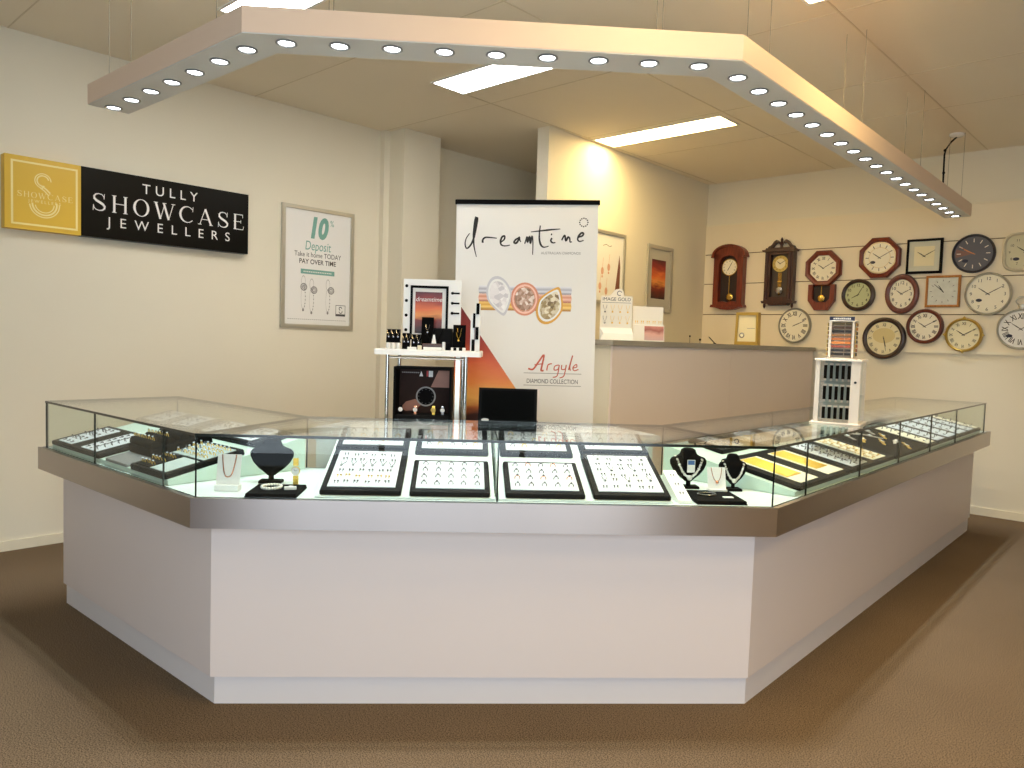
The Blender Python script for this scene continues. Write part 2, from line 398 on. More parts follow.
wallpanes(g_o, g_i, 2, [0] + [(y - Y0) / (Y1 - Y0) for y in (3.113, 3.80, 4.46, 5.14, 5.82)] + [1], 'front_glass')
wallpanes(g_bi, g_b, 0, [0, 1], 'back_glass'); wallpanes(g_bi, g_b, 1, [0, .5, 1], 'back_glass'); wallpanes(g_bi, g_b, 2, [0, .33, .66, 1], 'back_glass')
gpane([(-4.14, 1.2935), (-4.132, 1.2935), (-4.132, 1.9285), (-4.14, 1.9285)], ZG0, ZG1 - .0105, 'end_glass', 'v')
gpane([(-1.7585, 6.792), (-1.1285, 6.792), (-1.1285, 6.80), (-1.7585, 6.80)], ZG0, ZG1 - .0105, 'end_glass', 'v')
# centre fin between the two front panes
CFv = Vector((1 / RT2, 1 / RT2)); CNv = Vector((-1 / RT2, 1 / RT2))
def fp(u, n): q = CFv * u + CNv * n; return (q.x, q.y)
gpane([fp(.136, 2.767), fp(.142, 2.767), fp(.142, 3.407), fp(.136, 3.407)], ZG0, ZG1 - .0105, 'glass_divider', 'v')
# worktop behind the glass
lg = strip(M_LAM2, corners(1.95, 3.43, -1.78, -4.16, 6.9), corners(2.28, 3.76, -2.11, -4.16, 6.9), 1, .955, .985); lg.build('service_shelf', counter)
lg = strip(M_LAM, corners(2.0, 3.48, -1.83, -4.16, 6.9), corners(2.26, 3.74, -2.09, -4.16, 6.9), 1, 0.0, .955); lg.build('service_cupboard', counter)

# sloped display boards: frames with u along the counter, v up the slope
def ramp_frame(rot, n0, z0, sl): return Matrix.Rotation(rot, 4, 'Z') @ Matrix.Translation((0, n0, z0)) @ Matrix.Rotation(sl, 4, 'X')
SEC = dict(L=(ramp_frame(0, 1.315, .828, .2), 0.0, 1.315, .828, .2), F=(ramp_frame(PI / 4, 2.795, .816, .28), PI / 4, 2.795, .816, .28), R=(ramp_frame(PI / 2, 1.15, .828, .2), PI / 2, 1.15, .828, .2))
M_RISE = mat('glass_tinted_riser_laminate', S(196, 216, 202), 0.4, noise=.01)  # white riser; green cast of the case glass put into its colour
def riser(sec, u0, u1, ln, label, board=.0):
    Mx, rot, n0, z0, sl = SEC[sec]
    x = mb(M_DECK if sec == 'F' else M_RISE).at(Matrix.Rotation(rot, 4, 'Z'))
    e = ln * math.cos(sl); h = z0 + ln * math.sin(sl)
    pr = [(n0 - .006, .8075), (n0 + e, .8075), (n0 + e, h), (n0 - .006, z0 - .002)]
    x.loft([[(u0, n, z) for n, z in pr], [(u1, n, z) for n, z in pr]])
    return tag(x.build('display_riser'), label, 'display riser', 'sloped risers in the glass case')
riser('L', -4.12, -2.875, .61, 'white sloped riser in the left arm of the glass case')
riser('F', -.525, .131, .622, 'white sloped riser left of the centre pane joint of the front case')
riser('F', .147, .803, .622, 'white sloped riser right of the centre pane joint of the front case')
riser('R', 3.05, 6.77, .61, 'long white sloped riser in the right arm of the glass case')

M_SILVD = mat('dark_silver', S(112, 110, 110), 0.3, 0.9)
M_STONED = mat('smoky_stone', S(96, 96, 104), 0.1, spec=.8)
# ------------------------------------------------------------------ jewellery prototypes (meshes shared by all copies)
def ring_mesh(metal, stone, big=1.0):
    r = mb(metal); N = 14
    r.tube([(.0085 * big * math.cos(2 * PI * i / N), 0, .0075 + .0085 * big * math.sin(2 * PI * i / N)) for i in range(N)], .0016 * big, 5, True)
    r.use(stone); r.at(Matrix.Translation((0, 0, .0178 * big))); r.lathe([(.0015, -.003), (.0042 * big, .0005), (.0026 * big, .0024)], 8); r.at()
    return r.mesh('ring')
def earring_mesh(metal):
    r = mb(metal)
    for x in (-.006, .006):
        r.at(Matrix.Translation((x, 0, .003))); r.lathe([(.0012, -.003), (.0036, .0), (.003, .0018), (.001, .0026)], 8); r.box(-.0011, .0011, -.014, -.003, -.002, -.0005)
    return r.mesh('earring_pair')
def pendant_mesh(metal):
    r = mb(metal)
    r.tube([(-.011, .03, .0015), (-.008, .012, .0018), (0, -.004, .002), (.008, .012, .0018), (.011, .03, .0015)], .0009, 5)
    r.at(Matrix.Translation((0, -.011, .003))); r.lathe([(.001, -.002), (.0055, -.0005), (.0048, .0018), (.001, .0028)], 9)
    return r.mesh('pendant')
def chain_mesh(metal, ln=.26):
    r = mb(metal); K = 26
    for sx in (-1, 1):
        r.tube([(sx * .004 + .0011 * math.sin(i * 2.1 + sx), ln * (i / (K - 1) - .5), .0018 + .0006 * math.sin(i * 3.0)) for i in range(K)], .0017, 5)
    r.ball((0, -ln / 2, .003), .0042, 8, 5)
    return r.mesh('chain')
def bracelet_mesh(metal, dial):
    r = mb(metal)
    K = 12
    for i in range(K):
        x = (i - (K - 1) / 2) * .0098
        if abs(x) < .010: continue
        r.bbox(x - .0045, x + .0045, -.0062, .0062, 0, .0035, .001)
    r.at(Matrix.Translation((0, 0, 0))); r.lathe([(.0115, 0), (.0122, .003), (.0115, .0055), (.0095, .006)], 14)
    r.use(dial); r.lathe([(.0094, .0061), (.0005, .0062)], 14)
    return r.mesh('watch')
ME = dict(rg=ring_mesh(M_GOLD, M_STONE, 1.15), rs=ring_mesh(M_SILVD, M_STONED, 1.05), rr=ring_mesh(M_ROSE, M_STONED, 1.2), rb=ring_mesh(M_GOLD, M_STONE, 1.3),
          es=earring_mesh(M_SILVD), eg=earring_mesh(M_GOLD), ps=pendant_mesh(M_SILV), pg=pendant_mesh(M_GOLD), cg=chain_mesh(M_GOLD), cs=chain_mesh(M_SILV),
          wg=bracelet_mesh(M_GOLD, M_PAPER), ws=bracelet_mesh(M_SILVB, M_PAPER))
KN = dict(rg=('ring', 'ring'), rs=('ring', 'ring'), rr=('ring', 'ring'), rb=('ring', 'ring'), es=('earring_pair', 'earrings'), eg=('earring_pair', 'earrings'), ps=('pendant', 'pendant'), pg=('pendant', 'pendant'), cg=('gold_chain', 'chain'), cs=('silver_chain', 'chain'), wg=('watch', 'watch'), ws=('watch', 'watch'))
def jewel(key, Mx, label, group):
    o = bpy.data.objects.new(KN[key][0], ME[key]); COL.objects.link(o); o.matrix_world = Mx
    return tag(o, label, KN[key][1], group)

PADTOP = .0205
def tray(sec, u0, u1, v0, v1, pads, label, name='jewellery_tray', hh=.018, bm=None, cat='jewellery tray'):
    """black tray with raised pads; pads: (u0,u1,v0,v1,material) in section coordinates"""
    Mx = SEC[sec][0]; uc, vc = (u0 + u1) / 2, (v0 + v1) / 2
    t = empty(name, label, cat, M=Mx @ Matrix.Translation((uc, vc, .0005)))
    a, b = (u1 - u0) / 2, (v1 - v0) / 2
    fr = mb(bm or M_TRAY); fr.bbox(-a, a, -b, b, 0, hh, .006); fr.build('tray_body', t)
    for (p0, p1, q0, q1, pm) in pads:
        p = mb(pm); p.bbox(p0 - uc, p1 - uc, q0 - vc, q1 - vc, hh - .002, hh + .0025, .0015); p.build('pad', t)
    return t
def grid(sec, key, u0, u1, v0, v1, nu, nv, label, group, jit=.002, hh=.018, skip=(), keys=None, rx=0.0, z=0.0):
    Mx = SEC[sec][0]
    k = 0
    for j in range(nv):
        for i in range(nu):
            k += 1
            if (i, j) in skip: continue
            u = u0 + (u1 - u0) * (i + .5) / nu + random.uniform(-jit, jit); v = v0 + (v1 - v0) * (j + .5) / nv + random.uniform(-jit, jit)
            kk = keys[(k * 7 + i * 3) % len(keys)] if keys else key
            jewel(kk, Mx @ TR(u, v, .0005 + hh + .0025 + z - (.0045 if kk[0] == 'r' else 0), random.uniform(-.15, .15), rx), label, group)

# front case, left pair
tray('F', -.510, -.214, .0, .372, [(-.487, -.237, .030, .345, M_PAD)], 'large black tray with white pad of small silver earrings, left of the front case')
b_ = mb(M_PAD)
grid('F', 'es', -.475, -.249, .05, .335, 6, 6, 'tiny silver earring pair on the large white pad at the left of the front case', 'earrings on the left large pad', .006, keys=['es', 'es', 'es', 'ps', 'eg'])
tray('F', -.514, -.216, .388, .60, [(-.490, -.240, .412, .585, M_PAD)], 'black tray of rings behind the large earring tray, back left of the front case')
grid('F', 'rs', -.485, -.245, .418, .58, 5, 3, 'small ring in white pad of the tray behind the left large earring tray', 'rings back left of front case', keys=['rs', 'rg', 'rs'])
tray('F', -.183, .114, .0, .280, [(-.163, .094, .030, .262, M_PAD)], 'black ring tray with five columns left of the centre pane joint, near row')
grid('F', 'rs', -.160, .091, .035, .258, 5, 4, 'ring in the five-column near tray left of the centre pane joint', 'rings near left of centre joint', keys=['rs', 'rg', 'rs', 'rb', 'rs'])
tray('F', -.186, .116, .362, .60, [(-.162, .092, .390, .585, M_PAD)], 'black ring tray left of the centre pane joint, far row')
grid('F', 'rs', -.158, .088, .395, .58, 5, 3, 'ring in the far tray left of the centre pane joint', 'rings far left of centre joint', keys=['rs', 'rs', 'rg'])
# front case, right pair
tray('F', .172, .470, .0, .283, [(.192, .450, .030, .265, M_PAD)], 'black ring tray right of the centre pane joint, near row')
grid('F', 'rs', .195, .447, .035, .261, 5, 4, 'ring in the near tray right of the centre pane joint', 'rings near right of centre joint', keys=['rs', 'rs', 'rr', 'rs'])
tray('F', .165, .470, .362, .60, [(.190, .446, .390, .585, M_PAD)], 'black ring tray right of the centre pane joint, far row')
grid('F', 'rs', .194, .442, .395, .58, 5, 3, 'ring in the far tray right of the centre pane joint', 'rings far right of centre joint', keys=['rs', 'rs', 'rg'])
tray('F', .502, .796, .0, .380, [(.524, .774, .030, .352, M_PAD)], 'large black tray with white pad of small silver earrings, right of the front case')
grid('F', 'es', .536, .762, .05, .342, 5, 6, 'tiny silver earring pair on the large white pad at the right of the front case', 'earrings on the right large pad', .008, keys=['es', 'es', 'ps', 'es'])
tray('F', .506, .798, .394, .60, [(.530, .774, .418, .585, M_PAD)], 'black tray of rings behind the right large earring tray')
grid('F', 'rs', .535, .770, .422, .58, 5, 3, 'small ring in white pad of the tray behind the right large earring tray', 'rings back right of front case', keys=['rs', 'rs', 'rr'])

# right arm
tray('R', 3.085, 3.715, -.012, .345, [(3.150, 3.350, .012, .300, M_PADC), (3.475, 3.675, .012, .300, M_PADC)], 'black tray with two pads of gold chains nearest the right corner of the case')
Mr = SEC['R'][0]
def chains(uc, w, v0, v1, n, label, group, key='cg'):
    for i in range(n):
        u = uc - w / 2 + w * (i + .5) / n
        sc = Matrix.Diagonal((1, (v1 - v0) / .26, 1, 1))
        jewel(key, Mr @ TR(u, (v0 + v1) / 2, .021, random.uniform(-.03, .03)) @ sc, label, group)
chains(3.232, .155, .075, .292, 8, 'yellow gold chain laid lengthwise on the pad nearest the right corner', 'gold chains on the corner pad')
chains(3.560, .150, .075, .292, 8, 'yellow gold chain laid lengthwise on the second pad from the right corner', 'gold chains on the second pad')
tray('R', 3.730, 4.435, -.012, .355, [(3.805, 4.035, .012, .325, M_PAD), (4.130, 4.345, .012, .325, M_PADC)], 'black tray with a white and a cream pad, third and fourth in right arm')
grid('R', 'ps', 3.815, 4.025, .02, .318, 4, 8, 'silver charm on the white third pad from the right corner', 'silver charms on third pad', .004, keys=['rs', 'es', 'ps', 'rs'])
grid('R', 'rg', 4.14, 4.335, .02, .318, 4, 7, 'gold ring or stud on the cream fourth pad from the right corner', 'gold pieces on fourth pad', .004, keys=['rg', 'eg', 'rs', 'pg'])
tray('R', 4.450, 5.165, -.015, .385, [], 'large black velvet tray with loose watches midway along the right arm', bm=M_VELV, hh=.014)
for (u, v, an, k) in ((4.62, .305, .9, 'ws'), (4.73, .33, -.5, 'ws'), (4.66, .225, .35, 'wg'), (4.78, .155, .45, 'wg'), (4.86, .25, -1.0, 'ws'), (4.93, .12, .2, 'ws'), (5.00, .215, .5, 'wg'), (4.90, .05, .5, 'wg'), (5.02, .31, .8, 'ws')):
    jewel(k, Mr @ TR(u, v, .0155, an) @ Matrix.Scale(1.35, 4), 'small bracelet watch lying loose on the black velvet tray of the right arm', 'loose watches on the velvet tray')
far = [(5.205, 5.375, M_PADC), (5.445, 5.655, M_PAD), (5.745, 5.985, M_PAD), (6.065, 6.315, M_PAD), (6.385, 6.56, M_PAD), (6.62, 6.73, M_PADC)]
edges = [5.175, 5.41, 5.70, 6.025, 6.35, 6.59, 6.762]
names = ['narrow cream', 'first white', 'second white', 'third white', 'fourth white', 'last narrow cream']
for k, (a, b, pm) in enumerate(far):
    tray('R', edges[k] + .004, edges[k + 1] - .004, -.012, .350, [(a, b, .005, .325, pm)], 'black tray with %s pad beyond the velvet watch tray' % names[k])
    grid('R', 'rs', a + .01, b - .01, .02, .31, 2 if b - a < .2 else 3, 6, 'small silver piece on the %s pad beyond the velvet tray' % names[k], 'silver pieces on the %s pad' % names[k], .005, keys=['rs', 'es', 'rs'])
# back row of the right arm, under the glass top
brow = [(3.30, 3.50, 'pad nearest the corner'), (3.655, 3.86, 'second back pad'), (3.98, 4.24, 'third back pad'), (4.335, 4.52, 'fourth back pad'), (5.10, 5.32, 'fifth back pad'), (5.45, 5.67, 'sixth back pad'), (5.80, 6.04, 'seventh back pad'), (6.16, 6.40, 'eighth back pad')]
for k, (a, b, nm) in enumerate(brow):
    tray('R', a - .06, b + .06, .415, .595, [(a, b, .43, .58, M_PAD)], 'black tray with one white pad at the right arm rear, %s' % nm)
    grid('R', 'rs', a + .01, b - .01, .44, .575, 4, 3, 'small silver piece on the %s of the right arm' % nm, 'silver pieces on the %s' % nm, .005, keys=['rs', 'es', 'ps'])

# left arm
Ml = SEC['L'][0]
tray('L', -4.112, -3.535, -.012, .262, [(-4.070, -3.905, .008, .235, M_PAD), (-3.785, -3.605, .008, .235, M_PAD)], 'black tray with two white pads at the far left end of the case')
grid('L', 'rs', -4.06, -3.915, .015, .228, 3, 7, 'tiny dark silver piece on the outer pad at the far left end', 'pieces on the outer left pad', .003, keys=['rs', 'es'])
grid('L', 'rs', -3.775, -3.615, .015, .228, 3, 7, 'tiny silver piece on the inner pad at the far left end', 'pieces on the inner left pad', .003, keys=['rs', 'es', 'ps'])
for k, (a, b, nm) in enumerate([(-4.07, -3.90, 'outermost'), (-3.78, -3.62, 'middle'), (-3.46, -3.30, 'third'), (-3.17, -3.01, 'innermost')]):
    tray('L', a - .07, b + .07, .405, .595, [(a, b, .425, .58, M_PAD)], 'black tray with one white pad at the rear of the left arm, %s one' % nm)
    grid('L', 'rs', a + .01, b - .01, .43, .575, 3, 3, 'small silver piece on the %s rear pad of the left arm' % nm, 'silver pieces on the %s rear left pad' % nm, .005, keys=['rs', 'es'])
# stepped ring rolls between the two trays
rr = empty('ring_roll_stand', 'dark stepped ring stand with velvet rolls between the two left trays', 'ring stand', M=Ml @ Matrix.Translation((-3.36, .182, .0005)))
q = mb(M_GREY); q.bbox(-.11, .11, -.19, -.085, 0, .012, .004); q.build('front_board', rr)
q = mb(M_VELV); q.bbox(-.115, .115, -.085, .19, 0, .045, .006); q.build('step', rr)
for k in range(4):
    q = mb(M_VELV); q.at(TR(0, -.055 + k * .062, .048)); q.tube([(-.108, 0, .006), (-.06, 0, .008), (0, 0, .008), (.06, 0, .008), (.108, 0, .006)], .022, 10); q.build('velvet_roll', rr)
for k in range(2):
    for i in range(6):
        jewel('rg', Ml @ TR(-3.45 + i * .036, .127 + k * .062, .073, 0), 'gold ring standing on the velvet rolls of the dark stepped stand', 'gold rings on the velvet rolls')
tray('L', -3.205, -2.895, -.012, .330, [(-3.185, -3.06, .16, .305, M_PADG), (-3.05, -2.915, .16, .305, M_PADG), (-3.05, -2.915, .005, .145, M_PADG), (-3.185, -3.06, .005, .145, M_VELV)], 'black tray with four compartments of gold rings nearest the left corner', hh=.022)
grid('L', 'rg', -3.185, -3.06, .01, .14, 4, 3, 'gold ring on the dark compartment of the four-part tray', 'gold rings in the dark compartment', .002, hh=.022)
grid('L', 'rb', -3.05, -2.915, .165, .30, 4, 4, 'gold ring on the grey rear compartment of the four-part tray nearest the corner', 'gold rings in the rear grey compartment', .002, hh=.022, keys=['rb', 'rg'])
grid('L', 'rs', -3.185, -3.06, .165, .30, 4, 4, 'pale gold ring on the left rear compartment of the four-part tray', 'rings in the left rear compartment', .002, hh=.022, keys=['rb', 'rg', 'rs'])

# ---- things on the flat deck of the front case
ZD = .8068
def fpt(u, n, z=ZD): q = CFv * u + CNv * n; return Vector((q.x, q.y, z))
def bust(u, n, hgt, wid, label, rot=PI / 4, necklace=None):
    t = empty('necklace_bust', label, 'necklace bust', fpt(u, n), rot)
    k = hgt / .176; w_ = wid / .175
    secs = [(.030, .016, .012), (.042, .030, .016), (.058, .052, .022), (.082, .074, .028), (.106, .086, .031), (.122, .087, .031), (.134, .078, .030), (.142, .055, .028), (.150, .041, .026), (.160, .037, .025), (.170, .033, .023), (.176, .022, .016)]
    q = mb(M_VELV); q.loft([[(rx * w_ * math.cos(2 * PI * i / 28), ry * w_ * math.sin(2 * PI * i / 28) + .02 * (z / .176), z * k) for i in range(28)] for z, rx, ry in secs], True, True)
    q.build('bust_form', t)
    q = mb(M_BLACK); q.cyl((0, 0, .008), (0, .004, .040 * k), .011 * w_, 12); q.bbox(-.045 * w_, .045 * w_, -.028, .028, 0, .010, .003); q.build('stand', t)
    if necklace:
        def surf(x, z):
            z_ = z / k
            for a, b in zip(secs, secs[1:]):
                if a[0] <= z_ <= b[0]:
                    f_ = (z_ - a[0]) / (b[0] - a[0]); rx = (a[1] + (b[1] - a[1]) * f_) * w_; ry = (a[2] + (b[2] - a[2]) * f_) * w_
                    return -ry * math.sqrt(max(0, 1 - (x / rx) ** 2)) + .02 * z_ / .176 - .003
            return -.03
        m_, r_ = necklace; t2 = empty('necklace', 'silver link necklace worn by the bust ' + ('left' if wid > .14 else 'right') + ' of the pair by the corner', 'necklace', fpt(u, n), rot)
        q = mb(m_); K = 30
        for i in range(K + 1):
            s_ = -1 + 2 * i / K; x = s_ * .062 * w_; z = (.140 - .088 * (1 - abs(s_) ** 2.2)) * k
            q.at(Matrix.Translation((x, surf(x, z), z)) @ Matrix.Rotation(i * .9, 4, 'Y')); q.ball((0, 0, 0), r_ * (1 + .25 * (i % 2)), 7, 5, .7)
        q.at(Matrix.Translation((0, surf(0, .048 * k) - .002, .048 * k))); q.ball((0, 0, 0), r_ * 2.1, 8, 6)
        q.build('link_chain', t2)
    return t
bust(-.748, 3.062, .172, .172, 'large black velvet bust by the left corner of the front case', rad(45))
b1 = bust(.956, 3.116, .165, .158, 'black velvet bust left of the pair by the right corner of the front case', rad(45), (M_SILVB, .0056))
q = mb(M_PAPER); q.at(TR(-.004, -.0445, .098, 0, 0)); q.box(-.016, .016, 0, .002, -.026, .026); q.use(mat('blue_print', S(70, 110, 170), .5)); q.rect(-.014, .014, .006, .024, -.0006); tag(q.build('price_card', b1), 'white card with a blue print')
bust(1.135, 3.080, .150, .122, 'black velvet bust right of the pair by the right corner of the front case', rad(45), (M_SILVB, .0048))
def leaning_card(u, n, w_, h_, label, rot, chain):
    t = empty('necklace_card', label, 'display card', fpt(u, n), rot)
    q = mb(M_PAPER); q.loft([[(-w_ / 2, 0, 0), (w_ / 2, 0, 0), (w_ / 2, .004, 0), (-w_ / 2, .004, 0)], [(-w_ / 2, .028, h_), (w_ / 2, .028, h_), (w_ / 2, .032, h_), (-w_ / 2, .032, h_)]]); q.build('card', t)
    q = mb(M_PAPER); q.bbox(-w_ / 2, w_ / 2, -.012, .03, 0, .022, .002); q.build('card_foot', t)
    t2 = empty(*chain[:3], fpt(u, n), rot); q = mb(chain[3]); K = 24
    P = []
    for i in range(K + 1):
        s_ = -1 + 2 * i / K; x = s_ * w_ * .30; z = h_ * (1.0 - chain[4] * (1 - abs(s_) ** 3)); P.append((x, .028 * z / h_ - .003, z))
    q.tube(P, chain[5], 6)
    if len(chain) > 6: q.ball((0, .028 * (1 - chain[4]) - .006, h_ * (1 - chain[4]) - .004), chain[6], 8, 6)
    q.build('chain_strand', t2)
leaning_card(-.866, 2.885, .088, .132, 'white leaning card holding a gold chain, at the left corner of the front case', rad(42), ('gold_chain', 'rose gold chain hung in a loop over the white leaning card at the left corner', 'chain', M_ROSE, .62, .0022))
leaning_card(1.037, 2.985, .074, .105, 'white leaning card in front of the two necklace busts', rad(45), ('pendant_necklace', 'fine pendant necklace on the white card before the two busts', 'necklace', M_ROSE, .5, .0013, .007))
# gold watch on a clear holder
t = empty('watch_holder', 'clear acrylic holder with a gold watch beside the large left bust', 'watch holder', fpt(-.631, 2.965), rad(45))
q = mb(M_ACRYL); q.bbox(-.02, .02, -.015, .03, 0, .005, .002); q.bbox(-.012, .012, .012, .017, .005, .10, .002); q.build('acrylic_stand', t)
t = empty('gold_watch', 'gold bracelet watch with white dial held upright beside the large left bust', 'watch', fpt(-.631, 2.965), rad(45))
q = mb(M_GOLD)
for i in range(11):
    z = .012 + i * .0098
    wd = .014 if abs(z - .062) > .02 else .0
    if wd: q.bbox(-wd / 1.4, wd / 1.4, -.006, .006, z - .0045, z + .0045, .002)
q.build('bracelet', t)
q = mb(M_GOLD).at(Matrix.Translation((0, -.002, .066))); q.lathe([(.016, .004), (.0175, -.003), (.0155, -.008)], 22, axis='Y'); q.build('case', t)
q = mb(M_PAPER).at(Matrix.Translation((0, -.002, .066))); q.disc(0, 0, .0152, y=-.0085); q.use(M_BLACK); q.stroke([(0, 0), (-.006, .007)], .0012, -.009); q.stroke([(0, 0), (.008, .005)], .001, -.009); q.build('dial', t)
def dmat(u0, u1, n0, n1, label):
    t = empty('display_pad', label, 'display pad', fpt((u0 + u1) / 2, (n0 + n1) / 2), PI / 4)
    a, b = (u1 - u0) / 2, (n1 - n0) / 2
    q = mb(M_VELV); q.bbox(-a, a, -b, b, 0, .014, .004); q.build('velvet_top', t)
    q = mb(M_BLACK); q.box(-a - .001, a + .001, -b - .001, b + .001, 0, .004); q.build('base_edge', t)
dmat(-.770, -.588, 2.772, 2.960, 'black velvet pad with a pearl bracelet at the left of the front case')
dmat(.895, 1.085, 2.785, 3.0, 'black velvet pad with bracelet and tag at the right of the front case')
q = mb(mat('pearl', S(240, 238, 228), .2))
for i in range(20):
    a = 2 * PI * i / 20; q.ball((.034 * math.cos(a), .040 * math.sin(a), .0065), .0062, 8, 6)
tag(q.build('pearl_bracelet', M=TR(*fpt(-.70, 2.875, ZD + .014), PI / 4)), 'white pearl bracelet lying in a ring on the left black pad', 'bracelet')
q = mb(M_PAPER); q.bbox(-.022, .022, -.008, .008, 0, .010, .001); q.bbox(-.006, .010, .014, .030, 0, .008, .001); tag(q.build('price_tag', M=TR(*fpt(-.628, 2.86, ZD + .0141), PI / 4 + .2)), 'little white price block beside the pearl bracelet on the left pad', 'price tag')
q = mb(M_SILV); q.tube([(.034 * math.cos(2 * PI * i / 22), .026 * math.sin(2 * PI * i / 22), .004) for i in range(22)], .0038, 6, True)
tag(q.build('silver_bangle', M=TR(*fpt(.965, 2.90, ZD + .0142), PI / 4)), 'silver bangle lying on the right black pad', 'bracelet')
q = mb(M_PAPER); q.bbox(-.020, .020, -.010, .010, 0, .003, .001); tag(q.build('price_tag', M=TR(*fpt(1.035, 2.855, ZD + .0142), PI / 4)), 'flat white tag on the right black pad', 'price tag')
t = empty('earring_stand', 'narrow white sloping earring stand beside the right large earring tray', 'earring stand', fpt(.850, 2.92), PI / 4)
q = mb(M_WHITEG); q.loft([[(-.026, -.12, 0), (.026, -.12, 0), (.026, -.12, .012), (-.026, -.12, .012)], [(-.026, .12, 0), (.026, .12, 0), (.026, .12, .085), (-.026, .12, .085)]]); q.build('stand_block', t)
for k in range(3):
    v = -.07 + k * .07
    jewel('es', TR(*fpt(.850, 2.92 + v, ZD + .0515 + v * .304), PI / 4, .295), 'silver earring pair on the narrow white sloping stand', 'earrings on the sloping stand')

# ------------------------------------------------------------------ pendant lamp frame over the counter
ZF0, ZF1 = 2.523, 2.6235
lamp = empty('pendant_lamp_frame', 'suspended three-sided beige lamp frame with downlights following the counter', 'pendant light', (0, 0, 0))
lo = corners(1.510, 3.0, -1.37, -4.24, 7.155); li = corners(1.712, 3.2, -1.565, -4.24, 7.155)
lo2 = corners(1.513, 3.003, -1.373, -4.237, 7.152); li2 = corners(1.709, 3.197, -1.562, -4.237, 7.152)
for k in range(3):
    strip(M_FASC, lo, li, k, ZF0 + .004, ZF1).build('fascia', lamp)
    strip(M_ALU, lo2, li2, k, ZF0, ZF0 + .004).build('underside_panel', lamp)
DL = [(-4.176 + k * .2175, 1.611) for k in range(7)]
for k in range(9):
    q = CFv * (-.716 + k * .2035) + CNv * 3.078; DL.append((q.x, q.y))
DL += [(-1.466, 3.035 + k * .212) for k in range(20)]
rim = mb(mat('downlight_rim_metal', S(150, 150, 150), .4, .3)); rim.lathe([(.030, .002), (.040, .0), (.042, -.004), (.036, -.007), (.031, -.004), (.030, .002)], 20, cap=False)
rim_me = rim.mesh('rim')
ln_ = mb(M_LAMP); ln_.lathe([(.030, -.0015), (.0005, -.0025)], 20); ln_.use(M_CHROME); ln_.lathe([(.006, -.0026), (.0075, -.006), (.002, -.008)], 10)
ln_me = ln_.mesh('lens')
for x, y in DL:
    o = bpy.data.objects.new('downlight', rim_me); COL.objects.link(o); o.parent = lamp; o.location = (x, y, ZF0)
    p = bpy.data.objects.new('lens', ln_me); COL.objects.link(p); p.parent = o
M_CABLE = mat('thin_grey_wire', S(150, 142, 124), .6)
def cable(x, y): mb(M_CABLE).cyl((x, y, ZF1), (x, y, H), .0016, 6).build('suspension_cable', lamp)
for y in (3.24, 4.50, 5.76, 7.03):
    cable(-1.425, y); cable(-1.530, y)
for x in (-4.10, -3.02): cable(x, 1.56); cable(x, 1.665)
for u in (-.55, .75):
    q = CFv * u + CNv * 3.05; cable(q.x, q.y)
    q = CFv * u + CNv * 3.15; cable(q.x, q.y)
pc = empty('power_cord', 'black power cord hanging from a white ceiling rose above the lamp frame end', 'power cord', (-1.486, 7.04, H))
q = mb(M_WHITEG); q.lathe([(.055, 0), (.055, -.014), (.045, -.022), (.012, -.026)], 24); q.build('ceiling_rose', pc)
q = mb(M_BLACKM); q.tube([(0, 0, -.024), (-.035, .0, -.055), (-.075, 0, -.115), (-.082, 0, -.16), (-.08, 0, -.30), (-.079, 0, -.44), (-.078, 0, -.5505)], .007, 8)
for z in (-.118, -.30, -.43): q.ball((-.079, 0, z), .012, 8, 6)
q.build('cord', pc)

# ------------------------------------------------------------------ lamps
def spot(x, y, z, en, size, blend, col, r=.03):
    l = bpy.data.lights.new('downlight_beam', 'SPOT'); l.energy = en; l.spot_size = size; l.spot_blend = blend; l.color = col; l.shadow_soft_size = r
    o = bpy.data.objects.new('downlight_beam', l); COL.objects.link(o); o.location = (x, y, z); o.parent = lamp
for x, y in DL: spot(x, y, ZF0 - .012, 19, rad(76), .6, (.86, .95, 1.0))
def area(name, M, sx, sy, en, col):
    l = bpy.data.lights.new(name, 'AREA'); l.shape = 'RECTANGLE'; l.size = sx; l.size_y = sy; l.energy = en; l.color = col
    o = bpy.data.objects.new(name, l); COL.objects.link(o); o.matrix_world = M
area('shop_window_daylight', CM @ Matrix.Translation((cl * .475, -.12, 1.5)) @ Matrix.Rotation(-PI / 2, 4, 'X') @ Matrix.Rotation(PI, 4, 'X') , cl * .9, 2.45, 124, (.77, .89, 1.0))

wd = bpy.data.worlds.new('World'); SC.world = wd; wd.use_nodes = True
wd.node_tree.nodes['Background'].inputs[0].default_value = (.75, .87, 1.0, 1); wd.node_tree.nodes['Background'].inputs[1].default_value = 1.0

# ------------------------------------------------------------------ camera
PCA = .8505
def cam2w(v): x, y, z = v; return Vector((x * math.sin(PCA) - y * math.cos(PCA), x * math.cos(PCA) + y * math.sin(PCA), z))
pt, rl = .0570, .0314
fw = cam2w((0, math.cos(pt), -math.sin(pt))); up0 = cam2w((0, math.sin(pt), math.cos(pt))); r0 = cam2w((1, 0, 0))
rr_ = r0 * math.cos(rl) + up0 * math.sin(rl); uu = -r0 * math.sin(rl) + up0 * math.cos(rl)
cd = bpy.data.cameras.new('camera'); cd.sensor_width = 36; cd.lens = 763.22 / 1024 * 36; cd.clip_start = .05
co = bpy.data.objects.new('camera', cd); COL.objects.link(co)
m3 = Matrix((rr_, uu, -fw)).transposed(); co.matrix_world = Matrix.Translation((0, 0, 1.4)) @ m3.to_4x4()
SC.camera = co

